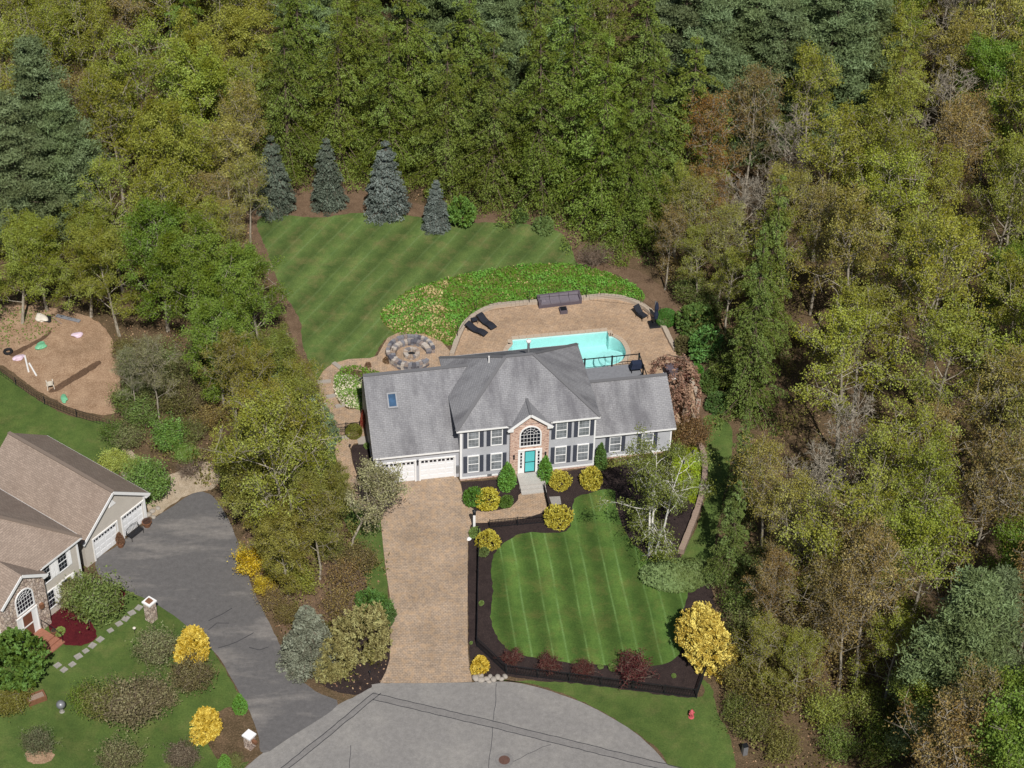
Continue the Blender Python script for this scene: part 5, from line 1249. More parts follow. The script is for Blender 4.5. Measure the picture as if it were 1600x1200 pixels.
# fallen leaves and twigs on the wood floor near the clearing edges
LX = []
while len(LX) < 14000:
    x = rs.uniform(-60, 60); y = rs.uniform(82, 170)
    if inpoly(x, y, CLEAR) or pdist(x, y, CLEAR) > 9: continue
    LX.append((x, y, .03 + rs.uniform(0, .05)))
fl = link('leaf_litter', leaf_mesh('leaf_litter', np.array(LX), .1, M['leaf'], up=.85, seed=8)); fl['kind'] = 'stuff'; fl.color = S(170, 136, 106) + (1,)

# ================================================================== YARD PLANTS
def shrub(me, px, py, col, label, name='shrub', s=1.0, cat='shrub', group=None, z=0.0, rz=None):
    """single-mesh shrub whose base centre stands under photo pixel px, py"""
    x, y = g(px, py, z); o = link(name, me)
    o.location = (x, y, 0); o.scale = (s,) * 3 if not hasattr(s, '__len__') else s; o.rotation_euler = (0, 0, random.uniform(0, 6.28) if rz is None else rz)
    o.color = tuple(col) + (1,); tag(o, label, cat, group); return o
def brush(kind, px, py, col, label, s=1.0, name='shrub', cat='shrub', group=None, rz=None):
    tm, lm = PR[kind]; x, y = g(px, py); o = empty(name, (x, y, 0), random.uniform(0, 6.28) if rz is None else rz, s)
    st = link('stems', tm, o)
    if lm is not None: l = link('foliage', lm, o); l.color = tuple(col) + (1,)
    tag(o, label, cat, group); return o
BALL = [make_fronds('ball%d' % i, 200 + i, 1, 1, .9, 620, 26, .1, .05, .05, -.75, .32, .4, 'leaf') for i in range(3)]
CLIP = [make_ball('clip%d' % i, 210 + i, 1, 1, .85, 9000, .045, 14, .05, 'leaf', .2, None, 1.5, 0, -.75, .3) for i in range(2)]
CONE = [make_fronds('cone%d' % i, 220 + i, .8, .8, 1.35, 700, 24, .09, .042, .6, -.85, .2, .35) for i in range(2)]
GOLD = [make_fronds('gold%d' % i, 230 + i, 1, 1, 1.2, 560 + 240 * i, 46, .14, .036, .35, -.85, .42, .42) for i in range(2)]
LUMP = [make_fronds('lump%d' % i, 240 + i, 1, 1, .8, 420, 50, .14, .036, .1, -.7, .25, .35) for i in range(2)]
GLOBE = [make_fronds('globe%d' % i, 245 + i, 1, 1, .88, 700, 26, .09, .042, .05, -.75, .26, .38) for i in range(3)]
FLAT = make_ball('flat0', 250, 1, .8, .34, 6000, .07, 30, .25, 'needle', .3, .12, 2.4, 0, -.3, .5)
PR['brush0'] = make_brush('brush0', 260, 1.5, 2.2, 44, 26, .075, 'twig', 5); PR['brush1'] = make_brush('brush1', 261, 1.6, 1.9, 44, 10, .07, 'twig', 6); PR['twigs'] = make_brush('twigs', 262, 1.5, 1.9, 46, 0, .1, 'twig', 7)
PR['leafy'] = make_brush('leafy', 263, 1.4, 2.4, 50, 44, .09, 'bark', 6, .18); PR['barberry'] = make_brush('barberry', 264, 1.0, 1.3, 50, 22, .055, 'twig', 5, .1)
PR['fors'] = make_brush('fors', 265, 1.0, 1.7, 40, 34, .065, 'twig', 5, .13)

# four blue spruces along the back lawn
for px, py, s, sz, lb in [(430, 326, (1.0, .9, 1.0), 1, 'leftmost blue spruce at the back lawn edge, dark grey-green'), (517, 319, (.82, .92, .9), 1, 'second blue spruce from the left on brown soil'), (604, 332, (1.05, 1.0, .98), 1, 'widest silvery blue spruce in the middle of the back lawn edge'), (683, 357, (.62, .66, .66), 1, 'smallest blue spruce beside a rounded green bush')]:
    x, y = g(px, py); tree('spruce%d' % (px % 2), x, y, SPR if px > 550 else S(94, 104, 90), s, lb, 'tree', None, 'spruce_tree', None, sz)
shrub(BALL[0], 722, 350, S(112, 146, 64), 'rounded light green bush beside the smallest blue spruce', 'shrub', (1.35, 1.35, 1.6))
shrub(LUMP[0], 852, 362, S(112, 134, 74), 'low green conifer bush under the hemlocks at the lawn edge', 'shrub', 1.0)
brush('twigs', 928, 415, BROWN, 'bare purple-brown twiggy shrub at the right end of the back lawn', 1.15)
shrub(BALL[1], 812, 345, S(96, 120, 60), 'dark green low bush under the hemlock stand', 'shrub', .7)
# right of the pool
shrub(CLIP[0], 1040, 505, S(82, 128, 50), 'clipped round bright green boxwood right of the closed umbrella', 'shrub', (.9, .9, .95))
shrub(BALL[0], 1099, 560, S(104, 146, 74), 'big rounded light green shrub right of the patio', 'shrub', (1.45, 1.45, 1.7))
shrub(BALL[2], 1085, 520, S(96, 122, 58), 'leafy dark green shrub behind the big rounded shrub', 'shrub', 1.5)
shrub(CLIP[1], 1087, 590, S(86, 138, 44), 'small clipped oval boxwood beside the side stone wall', 'shrub', (.62, .62, .95))
shrub(BALL[1], 1068, 548, S(104, 100, 62), 'small olive shrub against the patio edge wall', 'shrub', .8)
shrub(BALL[2], 1075, 590, S(120, 66, 60), 'small dark red shrub touching the oval boxwood', 'shrub', .5)
shrub(BALL[0], 1108, 610, S(92, 116, 54), 'green shrub below the spire evergreen at the path bend', 'shrub', 1.0)
shrub(BALL[1], 1120, 640, S(88, 116, 60), 'dark shrub at the top of the side lawn', 'shrub', .9)
brush('brush0', 1095, 470, S(110, 112, 58), 'loose olive brush at the corner of the green bed', 1.0)
brush('brush1', 1060, 440, BROWN, 'brown brush under the hemlocks above the patio', 1.1)
for k, (px, py) in enumerate([(1075, 470), (1105, 500), (1120, 560), (1130, 600)]): brush('brush0', px, py, jit(S(104, 116, 58)), 'dark green understory brush in the shade right of the patio', 1.1, group='understory brush right of the patio')
# weeping tree
def weeping(px, py):
    rs = np.random.RandomState(77); T = Tubes(); L = []; TT = []
    x, y = g(px, py); P = np.array([[0, 0, 0], [-.1, 0, 1.8], [-.3, .1, 3.6], [-.35, .2, 5.2], [-.2, .3, 6.6]]); T.add(P, [.13, .11, .08, .05, .015], 6)
    for b in range(26):
        t = rs.uniform(.35, 1); p = np.array([np.interp(t * 6.6, P[:, 2], P[:, 0]), np.interp(t * 6.6, P[:, 2], P[:, 1]), t * 6.6])
        az = rs.uniform(0, 6.3); ln = rs.uniform(.5, 1.7); dr = rs.uniform(1.2, 3.4)
        if b < 4: az = pi + rs.uniform(-.3, .3); ln = 2.4; dr = 1.3 + b * .3
        Q = np.array([p, p + np.array([cos(az) * ln * .6, sin(az) * ln * .6, .25]), p + np.array([cos(az) * ln, sin(az) * ln, -.35 * dr]), p + np.array([cos(az) * ln * 1.12, sin(az) * ln * 1.12, -dr])]); Q[:, 2] = np.maximum(Q[:, 2], .25)
        T.add(Q, [.04, .03, .018, .006], 3); ct = np.clip(rs.normal(.5, .25), 0, 1)
        for q in range(3):
            for s in range(6):
                u = rs.uniform(); c = Q[q] * (1 - u) + Q[q + 1] * u; h = rs.uniform(.3, .9); n = 9
                X = c + np.stack([rs.normal(0, .1, n), rs.normal(0, .1, n), -rs.uniform(0, h, n)], 1); X[:, 2] = np.maximum(X[:, 2], .05); L.append(X); TT.append(np.full(n, ct))
    PR['weeping'] = (T.mesh('weeping_trunk', M['twig']), leaf_mesh('weeping_crown', np.concatenate(L), .13, M['leaf'], tint=np.concatenate(TT), aspect=2.2, up=.1, seed=5))
    return tree('weeping', x, y, S(156, 122, 104), 1.0, 'weeping tree with hanging red-brown leaves beside the right wing roof', 'tree', None, 'weeping_tree', 0.0)
weeping(1068, 660)
brush('brush0', 1082, 695, S(128, 100, 64), 'reddish brown bush at the corner of the right wing', 1.05)
brush('barberry', 1062, 690, S(120, 104, 56), 'small brown-green bush between birch and wing corner', 1.1)
# front of the house
for px, py, s, lb in [(793, 763, (1.05, 1.05, .95), 'bright green conical shrub left of the front steps'), (852, 752, (.9, .9, 1.0), 'bright green conical shrub right of the front steps'), (938, 731, (.75, .75, 1.0), 'narrow dark green conical shrub at the corner of the right wing')]:
    shrub(CONE[px % 2], px, py, S(98, 142, 54) if px < 900 else S(86, 116, 52), lb, 'conical_shrub', s)
GY = S(180, 168, 62)
for px, py, s, lb in [(873, 760, (.78, .78, .85), 'round golden shrub just right of the steps cone'), (922, 757, (.92, .92, .95), 'larger round golden shrub below the right hand windows'), (870, 819, (.95, .95, 1.0), 'round golden shrub at the right end of the walk fence'), (764, 852, (.78, .78, .95), 'golden shrub with green base beside the driveway bed')]:
    shrub(GLOBE[px % 3], px, py, GY, lb, 'golden_shrub', s)
shrub(GLOBE[1], 763, 789, S(184, 174, 62), 'golden half of the shrub group left of the front walk', 'golden_shrub', (1.1, .95, .85))
shrub(BALL[2], 739, 787, S(96, 138, 52), 'green shrub beside the driveway corner left of the golden shrub', 'shrub', (.75, .75, .9))
shrub(BALL[0], 790, 791, S(96, 124, 50), 'low green shrub tucked right of the golden shrub group', 'shrub', .55)
shrub(BALL[0], 755, 868, S(112, 128, 72), 'small grey-green plant under the driveway golden shrub', 'shrub', .42)
shrub(GOLD[0], 750, 1047, S(206, 178, 66), 'small golden shrub at the driveway mouth by the boulders', 'golden_shrub', (.68, .68, .6))
for px, py, s, lb in [(800, 1037, .8, 'leftmost dark red barberry along the front fence'), (856, 1047, .9, 'second red-brown barberry along the front fence'), (912, 1053, .8, 'third thin red-brown barberry along the front fence')]: brush('barberry', px, py, S(98, 54, 50), lb, s, 'barberry_shrub')
brush('barberry', 990, 1058, S(96, 48, 48), 'largest dark red barberry along the front fence', (1.4, 1.4, 1.25), 'barberry_shrub')
for px, py, s in ((938, 1044, .22), (957, 1047, .28), (1053, 1058, .18), (752, 945, .2), (741, 838, .45), (574, 700, .28), (569, 742, .22), (736, 1006, .12)):
    shrub(BALL[0], px, py, S(128, 152, 82), 'tiny pale green plant sprouting in the dark mulch', 'young_plant', s, 'plant', 'young plants in the mulch')
shrub(GOLD[1], 1093, 1028, S(206, 184, 88), 'tall feathery golden conifer at the right end of the front lawn', 'golden_conifer', (2.5, 2.2, 2.25), 'tree')
shrub(FLAT, 1060, 902, S(98, 114, 64), 'wide spreading grey-green juniper below the retaining wall', 'juniper_shrub', (2.0, 1.9, 2.2), rz=0)
shrub(BALL[1], 1031, 878, S(160, 182, 74), 'yellow-green hosta clump between birch and juniper', 'shrub', (.55, .55, .5), 'plant')
# birch
PR['birch'] = make_deciduous('birch', 311, 11.5, 2.7, .16, 28, 6, 5, 22, .085, 3, .35, .17, .26, 'birch', .28, multi_lean=.045, tw=.45)
x, y = g(1018, 867); tree('birch', x, y, S(122, 132, 62), 1.0, 'white-barked birch with drooping thin green crown on the front lawn', 'tree', None, 'birch_tree', 2.2)
# small leaning tree by the garage
PR['leaner'] = make_deciduous('leaner', 312, 6.6, 2.4, .3, 18, 6, 5, 13, .1, 1, .7, .12, .22)
x, y = g(548, 857); o = tree('leaner', x, y, S(158, 156, 116), 1.0, 'small pale leaning tree between the garage path and the driveway', 'tree', None, 'deciduous_tree', .4); o.rotation_euler = (radians(-8), radians(27), .4)
# path bed by the left garden
shrub(CLIP[0], 553, 681, S(120, 122, 50), 'round olive shrub inside the black garden gate', 'shrub', (.68, .68, .8))
shrub(CONE[0], 568, 668, S(150, 72, 54), 'upright red-leaved shrub against the garage side wall', 'shrub', (.35, .35, .75))
brush('twigs', 612, 556, BROWN, 'dry brown ornamental clump beside the fire pit wall', .38); shrub(BALL[1], 604, 566, S(140, 112, 84), 'low dry brown clump on the fire pit paving', 'shrub', .3); shrub(BALL[1], 575, 573, S(140, 110, 88), 'tiny dry brown clump on the curved path', 'shrub', .25)

# strip between the houses
def st(proto, px, py, col, s, lb, nm='deciduous_tree', sz=1.0, lean=.04):
    x, y = g(px, py); placed.append((x, y, 2)); return tree(proto, x, y, jit(col, .06), s, lb, 'tree', None, nm, None, sz, lean)
st('oak0', 455, 880, OLIVE, 1.0, 'big olive tree with pale trunk in the strip left of the driveway')
st('multi0', 480, 830, OLIVE, .72, 'many-stemmed olive tree beside the garage side path')
st('oak2', 420, 800, S(150, 146, 62), .75, 'yellowish olive tree above the neighbour driveway end')
st('maple1', 385, 800, S(136, 150, 60), .5, 'small fresh green tree at the neighbour driveway corner')
st('maple0', 425, 850, S(138, 138, 66), .72, 'dense olive tree behind the yellow flowering shrubs')
YO = S(146, 144, 60)
for k, (px, py, sc_, pr, cc) in enumerate([(395, 775, .6, 'maple0', YO), (470, 800, .66, 'maple1', YO), (405, 700, .6, 'oak2', YO), (450, 930, .6, 'maple1', S(140, 136, 64)), (500, 870, .6, 'maple0', S(136, 134, 62)), (520, 830, .42, 'maple1', S(128, 130, 62)), (440, 745, .7, 'maple0', S(134, 138, 60)), (400, 840, .5, 'maple0', YO), (480, 690, .5, 'oak1', YO)]):
    st(pr, px, py, cc, sc_, ['yellow-green tree at the head of the neighbour driveway', 'yellow-green tree left of the garage side path', 'olive tree below the bright green woods edge', 'olive tree above the dusty grey spruce', 'olive tree left of the leaning pale tree', 'small green tree at the foot of the leaning pale tree', 'dense olive tree below the grey-green conifer', 'yellow-green tree behind the upper yellow shrub', 'olive tree in front of the grey-green conifer'][k])
st('oak1', 500, 905, S(138, 130, 66), .55, 'lower olive tree in front of the big strip tree')
st('maple0', 430, 660, S(126, 136, 60), .62, 'dense green tree behind the grey-green conifer', sz=.9)
st('oak1', 370, 680, S(142, 134, 66), .66, 'olive tree left of the grey-green conifer', sz=.9)
st('maple1', 350, 640, S(120, 142, 56), .72, 'bright green tree right of the brown garden')
st('thin1', 250, 660, S(140, 136, 98), .55, 'thin grey-green tree right of the brown garden')
st('thin0', 215, 650, S(132, 134, 96), .45, 'small thin tree at the garden fence end')
x, y = g(452, 655); tree('spruce0', x, y, S(138, 158, 128), (1.5, 1.5, .72), 'broad grey-green conifer beside the curved path steps', 'tree', None, 'spruce_tree')
x, y = g(500, 690); tree('spruce1', x, y, S(112, 132, 100), (.8, .8, .5), 'small dark conifer right next to the black gate', 'tree', None, 'spruce_tree')
x, y = g(478, 1035); tree('spruce1', x, y, S(118, 122, 104), (1.05, 1.05, .72), 'dusty grey spruce beside the neighbour driveway', 'tree', None, 'spruce_tree')
shrub(LUMP[0], 520, 1048, S(138, 132, 82), 'left half of the wide clumpy olive pine shrub by the driveway mouth', 'pine_shrub', (1.9, 1.6, 1.9))
shrub(LUMP[1], 568, 1020, S(146, 140, 90), 'right taller half of the clumpy olive pine shrub by the driveway mouth', 'pine_shrub', (1.9, 1.7, 2.6))
shrub(LUMP[1], 585, 962, S(84, 118, 52), 'dark green spreading yew at the left driveway edge', 'shrub', (1.35, 1.2, 1.4)); shrub(BALL[2], 602, 972, S(92, 116, 64), 'grey-green shrub overhanging the driveway below the yew', 'shrub', .75)
brush('fors', 393, 892, S(206, 178, 44), 'upper yellow flowering shrub beside the neighbour driveway', 1.15, 'yellow_shrub'); brush('fors', 414, 925, S(190, 168, 48), 'lower yellow-green flowering shrub beside the neighbour driveway', .8, 'yellow_shrub')
for px, py, s, c in [(540, 915, 1.1, BROWN), (560, 890, 1.0, S(124, 112, 70)), (530, 960, 1.0, BROWN), (470, 920, 1.0, OLIVE), (440, 900, .9, OLIVE), (430, 950, .8, BROWN), (515, 870, .9, S(122, 124, 62)), (450, 970, .7, S(120, 108, 62)), (500, 1000, .7, S(110, 104, 58)), (390, 760, .8, OLIVE), (360, 720, .9, S(130, 130, 62))]:
    brush('brush1' if c == BROWN else 'brush0', px, py, jit(c), 'loose twiggy brush in the strip between the driveways', s, group='brush between the driveways')
for px, py, s, c in [(255, 590, 1.3, S(112, 126, 72)), (230, 625, 1.2, S(118, 124, 76)), (290, 610, 1.2, S(116, 120, 70)), (275, 645, 1.2, S(118, 112, 66)), (220, 665, 1.1, S(110, 128, 66)), (200, 640, 1.0, S(116, 132, 66)), (310, 640, 1.1, S(122, 110, 72)), (330, 670, 1.0, BROWN), (345, 610, 1.2, S(110, 124, 60)), (200, 700, .9, S(124, 134, 82)), (180, 690, .8, S(104, 130, 56)), (300, 690, .9, S(116, 118, 66)), (210, 590, .9, S(120, 132, 74)), (320, 575, 1.2, S(100, 118, 54)), (400, 620, 1.1, S(108, 118, 56)), (410, 690, 1.2, S(136, 132, 58)), (370, 740, 1.1, S(136, 134, 58)), (470, 740, 1.1, S(136, 132, 60)), (510, 760, .8, S(120, 126, 60)), (200, 560, .9, S(118, 116, 68)), (430, 560, .9, S(110, 108, 58)), (455, 575, .7, BROWN)]:
    brush('brush0', px, py, jit(c), 'grey-green scrub beside the brown garden and woods edge', s, group='scrub at the woods edge')
brush('leafy', 268, 700, S(116, 150, 70), 'bright green shrub above the gravel patch', 1.0); brush('leafy', 238, 778, S(120, 150, 76), 'bright green small tree at the corner of the beige garage', (1.1, 1.1, 1.35)); brush('leafy', 180, 728, S(168, 178, 88), 'yellow-green weeds behind the beige garage roof', (.8, .8, .5)); brush('leafy', 215, 740, S(150, 166, 84), 'pale weedy clump on the gravel behind the beige garage', (.7, .7, .5)); brush('twigs', 300, 740, BROWN, 'bare twisted shrub above the neighbour driveway end', (.9, .9, .6))
brush('leafy', 290, 715, S(124, 150, 70), 'low weeds right of the bright green shrub', (.7, .7, .4))
# neighbour front yard
brush('leafy', 148, 962, S(118, 134, 72), 'large leafy shrub in front of the beige house windows', (1.35, 1.35, 1.35)); brush('leafy', 118, 950, S(138, 140, 92), 'paler left part of the shrub below the white shutters', (.85, .85, 1.05))
shrub(BALL[0], 22, 1062, S(96, 124, 52), 'big round dark green bush at the left edge of the neighbour lawn', 'shrub', (2.5, 2.3, 2.3)); brush('leafy', 20, 1100, S(122, 118, 54), 'yellowish brush under the big round bush', (.9, .9, .5))
shrub(GOLD[1], 304, 1038, S(204, 176, 68), 'large golden conifer shrub beside the neighbour driveway', 'golden_conifer', (1.55, 1.5, 1.55)); shrub(GOLD[1], 327, 1150, S(204, 176, 68), 'smaller golden conifer shrub near the stone mailbox', 'golden_conifer', (1.15, 1.1, 1.2))
shrub(CONE[1], 376, 1111, S(92, 134, 50), 'small rounded green cone shrub at the driveway edge', 'conical_shrub', (.75, .75, .62)); shrub(CONE[0], 352, 1203, S(96, 134, 52), 'green cone shrub at the bottom edge of the photo', 'conical_shrub', (.7, .7, .6))
for px, py, s, c, lb in [(248, 1030, 1.1, S(136, 138, 98), 'grey-green open shrub left of the large golden conifer'), (205, 1125, 1.45, S(134, 126, 94), 'wide brown-grey thicket in the middle of the neighbour lawn'), (165, 1115, 1.1, S(126, 128, 70), 'olive left flank of the brown-grey thicket'), (245, 1105, 1.05, S(134, 126, 92), 'brown right flank of the brown-grey thicket'), (300, 1075, 1.1, S(120, 112, 76), 'dull brush under the large golden conifer'), (62, 1172, .75, S(112, 116, 84), 'small grey shrub in a mulch ring near the left corner'), (285, 1195, .8, S(120, 108, 90), 'purplish open shrub near the bottom edge'), (190, 1200, 1.0, S(128, 126, 88), 'grey brush along the bottom edge of the photo'), (135, 1105, .8, S(112, 132, 48), 'yellow-green shrub at the left end of the thicket'), (368, 1196, .4, S(116, 122, 66), 'low brush beside the stone mailbox')]:
    brush('brush0', px, py, c, lb, s)
sheet('mulch_ring', srough([(40, 1178), (62, 1166), (86, 1180), (70, 1194), (48, 1192)], 51), .03, M['soil'])

# lower right woods edge brush
for px, py, s, c in [(1170, 1000, 1.2, S(112, 118, 66)), (1160, 960, 1.2, S(104, 122, 60)), (1200, 1040, 1.4, S(128, 118, 74)), (1160, 1080, 1.2, S(124, 122, 62)), (1210, 1100, 1.5, S(128, 124, 62)), (1260, 1080, 1.4, BROWN), (1290, 1020, 1.4, BROWN), (1175, 1150, 1.1, S(120, 120, 60)), (1240, 1020, 1.5, S(122, 104, 76)), (1290, 1130, 1.1, S(140, 148, 66)), (1310, 1180, 1.0, S(120, 140, 66)), (1380, 1180, 1.3, S(128, 140, 60)), (1350, 1120, 1.2, S(134, 138, 62)), (1420, 1140, 1.3, S(120, 124, 62)), (1330, 1060, 1.2, BROWN), (1180, 900, 1.1, S(110, 116, 62)), (1200, 960, 1.2, BROWN), (1220, 1180, .9, S(126, 122, 60)), (1470, 1180, 1.4, S(124, 136, 60)), (1150, 1120, .8, S(104, 116, 56))]:
    brush('brush1' if c == BROWN else 'brush0', px, py, jit(c), 'twiggy brush at the edge of the lower right woods', s, group='brush in the lower right woods')
for px, py, s, c, p in [(1200, 1010, .62, BROWN, 'thin0'), (1260, 1050, .7, BROWN, 'thin1'), (1230, 930, .72, TAN, 'thin0'), (1180, 1090, .5, OLIVE, 'thin1'), (1310, 1080, .75, BROWN, 'thin0'), (1240, 1110, .5, OLIVE, 'oak1'), (1380, 1120, .6, OLIVE, 'oak2'), (1440, 1200, .7, S(134, 146, 62), 'maple0'), (1350, 1010, .8, OLIVE, 'thin1'), (1190, 880, .75, TAN, 'thin1'), (1290, 980, .8, BROWN, 'thin1')]:
    x, y = g(px, py); tree(p, x, y, jit(c), s, 'thin small tree at the front edge of the lower right woods', 'tree', 'thin trees at the lower right woods edge', 'deciduous_tree', None, 1.0, .06)

# ground covers nobody could count
def cover(name, px, n, size, h, cols, seed, clump=.5):
    rs = np.random.RandomState(seed); P = catmull(G(px), 4); xs = [p[0] for p in P]; ys = [p[1] for p in P]; X = []; T_ = []
    while len(X) < n:
        x, y = rs.uniform(min(xs), max(xs)), rs.uniform(min(ys), max(ys))
        if not inpoly(x, y, P): continue
        gx = .5 + .5 * sin(x * 1.3 + 2.1 * sin(y * .9 + seed)) * sin(y * 1.7 + 1.7 * sin(x * 1.1))
        if rs.uniform() > .25 + clump * gx + (1 - clump): continue
        X.append((x, y, rs.uniform(.04, h * (.5 + .7 * gx)))); T_.append(.25 + .5 * gx)
    o = link(name, leaf_mesh(name, np.array(X), size, M['leaf'], tint=np.array(T_), up=.6, seed=seed)); o['kind'] = 'stuff'; o.color = cols + (1,)
    return o
GB = [(594, 490), (612, 474), (640, 454), (690, 438), (740, 427), (830, 414), (900, 415), (958, 430), (998, 452), (1006, 468), (990, 471), (960, 462), (910, 466), (840, 471), (790, 477), (757, 486), (735, 498), (722, 512), (712, 534), (700, 540), (665, 524), (625, 524), (603, 510)]
sheet('bed_soil', srough(GB, 52), .034, M['bedsoil'])
cover('green_ground_cover', GB, 15000, .13, .3, S(106, 152, 54), 61, .9)
cover('dry_grass_tufts', [(594, 490), (615, 472), (650, 455), (700, 440), (690, 470), (710, 500), (712, 530), (690, 534), (640, 524), (605, 512)], 2600, .14, .22, S(196, 176, 128), 62, .9)
cover('dry_stalks', GB, 500, .12, .3, S(190, 172, 118), 66, .95)
cover('lime_ground_cover', [(1053, 706), (1070, 692), (1090, 692), (1097, 712), (1099, 740), (1094, 775), (1088, 790), (1070, 775), (1050, 745)], 5200, .1, .16, S(150, 170, 44), 63, .3)
cover('white_flower_bed', [(521, 596), (530, 588), (560, 590), (574, 600), (577, 640), (555, 640), (536, 634), (524, 618)], 3600, .1, .22, S(218, 212, 190), 64, .5)
cover('flower_bed_greens', [(522, 600), (532, 578), (560, 574), (590, 582), (598, 586), (575, 592), (578, 640), (560, 642), (535, 630)], 2200, .13, .3, S(110, 142, 54), 65, .9)
cover('bare_grass_patch', [(930, 722), (1040, 705), (1040, 715), (955, 732), (932, 735)], 900, .1, .12, S(120, 122, 56), 67, .6)
cover('garden_weeds', [(-10, 485), (60, 485), (90, 500), (85, 520), (40, 535), (-10, 545)], 500, .14, .2, S(116, 132, 66), 68, .9)

# ================================================================== OBJECTS
# fire pit with curved two-tier seat wall
fp = g(642, 556)
wallo = tag(empty('fire_pit_seat_wall', fp + (0,), 0), 'curved grey stone seat wall round the fire pit', 'wall')
def ring(parent, r0, r1, z0, z1, n, a0, a1, mats, name, gap=.012, jitter=.02, seed=1):
    r = random.Random(seed); da = (a1 - a0) / n; w = (r0 + r1) / 2 * da
    for k in range(n):
        a = a0 + (k + .5) * da; mb = MB(); rr0, rr1 = r0 + r.uniform(-jitter, jitter), r1 + r.uniform(-jitter, jitter); zz = z1 + r.uniform(-jitter, jitter)
        h0 = da / 2 - gap / rr0; h1 = da / 2 - gap / rr1
        P = [(rr0 * cos(-h0), rr0 * sin(-h0)), (rr1 * cos(-h1), rr1 * sin(-h1)), (rr1 * cos(h1), rr1 * sin(h1)), (rr0 * cos(h0), rr0 * sin(h0))]
        mb.hexa([p + (z0 + .004,) for p in P] + [p + (zz - .004,) for p in P])
        o = mb.build(name, r.choice(mats), parent); o.rotation_euler = (0, 0, a)
WS = [m_plain('wall_stone_%s' % nm, c, .9, .2, .3, 6) for nm, c in (('dark', S(92, 92, 100)), ('grey', S(126, 126, 132)), ('warm', S(140, 128, 122)), ('pale', S(176, 168, 160)))]
CS = [m_plain('cap_stone_%s' % nm, c, .9, .2, .2, 6) for nm, c in (('pale', S(190, 178, 166, .8)), ('grey', S(140, 136, 138, .8)), ('tan', S(176, 156, 138, .8)))]
A0_, A1_ = radians(10), radians(322)
for k in range(3): ring(wallo, 1.72, 2.02, .04 + k * .22, .26 + k * .22, 34, A0_ + .05 * (k % 2), A1_ - .05 * (k % 2), WS[:3] + WS, 'stone', seed=k)
ring(wallo, 1.30, 1.715, .04, .26, 30, A0_, A1_, WS, 'stone', seed=7); ring(wallo, 1.28, 1.712, .262, .44, 30, A0_, A1_, WS + CS, 'seat_stone', seed=8)
pit = tag(empty('fire_pit', (fp[0] + .05, fp[1] + .1, 0)), 'round pale stone fire pit in the middle of the seat wall', 'fire pit')
for k in range(2): ring(pit, .36, .68, .04 + k * .16, .2 + k * .16, 18, .1 * k, 2 * pi + .1 * k, CS[:1] + CS + WS[2:], 'stone', seed=20 + k)
MB().lathe([(.36, .04), (.36, .08)], 18).build('ash_bed', M['rubber'], pit)

def lounger(px0, px1, label):
    a, b = g(*px0, .3), g(*px1, .3); ang = atan2(b[1] - a[1], b[0] - a[0]); L = 1.95
    o = tag(empty('sun_lounger', a + (.04,), ang), label, 'sun lounger')
    prof = [(0, .62), (.25, .58), (.6, .36), (.95, .26), (1.3, .33), (1.6, .33), (1.95, .22)]
    mb = MB()
    for (x0, z0), (x1, z1) in zip(prof, prof[1:]): mb.hexa([(x0, -.3, z0 - .04), (x1, -.3, z1 - .04), (x1, .3, z1 - .04), (x0, .3, z0 - .04), (x0, -.3, z0), (x1, -.3, z1), (x1, .3, z1), (x0, .3, z0)])
    mb.build('sling_seat', M['darkcloth'], o)
    for s in (-.32, .32): MB().tube([(x, s, z - .02) for x, z in prof], .025, 6).build('side_rail', M['black'], o)
    for x, z in ((.35, .48), (1.55, .3)):
        for s in (-.3, .3): MB().tube([(x, s, 0), (x, s, z)], .02, 6).build('leg', M['black'], o)
lounger((729, 509), (758, 521), 'lower black curved sun lounger at the left end of the patio')
lounger((748, 495), (772, 512), 'upper black curved sun lounger at the left end of the patio')
c = g(741, 505); o = tag(empty('side_table', c + (.04,), .4), 'small dark side table between the two sun loungers', 'table'); MB().box(-.25, .25, -.25, .25, .36, .4).build('table_top', M['darkcloth'], o)
for sx in (-.2, .2):
    for sy in (-.2, .2): MB().box(sx - .02, sx + .02, sy - .02, sy + .02, 0, .36).build('leg', M['black'], o)
# outdoor sofa
a, b = g(842, 483), g(909, 475); ang = atan2(b[1] - a[1], b[0] - a[0]); L = hypot(b[0] - a[0], b[1] - a[1])
o = tag(empty('outdoor_sofa', a + (.04,), ang), 'long grey-mauve wicker sofa facing the pool at the patio edge', 'sofa')
MB().box(0, L, .0, .95, 0, .3).build('base', M['wicker'], o); MB().box(0, L, .751, .95, .301, .78).build('backrest', M['wicker'], o); MB().box(0, .2, .0, .75, .301, .62).build('armrest', M['wicker'], o); MB().box(L - .2, L, .0, .75, .301, .62).build('armrest', M['wicker'], o)
for k in range(4):
    w = (L - .4) / 4; x = .2 + k * w
    MB().box(x + .01, x + w - .01, .02, .72, .305, .44).build('seat_cushion', M['cushion'], o); MB().hexa([(x + .02, .56, .445), (x + w - .02, .56, .445), (x + w - .02, .72, .445), (x + .02, .72, .445), (x + .02, .66, .82), (x + w - .02, .66, .82), (x + w - .02, .74, .82), (x + .02, .74, .82)]).build('back_cushion', M['cushion'], o)
pl_ = MB().hexa([(.28, .25, .45), (.7, .25, .45), (.75, .55, .45), (.24, .55, .45), (.3, .33, .58), (.66, .33, .58), (.66, .5, .58), (.3, .5, .58)]).build('throw_pillow', M['cushion'], o)
c = g(880, 488); o = tag(empty('coffee_table', c + (.04,), HA), 'square grey wicker table with black top in front of the sofa', 'table'); MB().box(-.32, .32, -.32, .32, 0, .36).build('base', M['wicker'], o); MB().box(-.26, .26, -.26, .26, .361, .375).build('glass_top', M['black'], o)
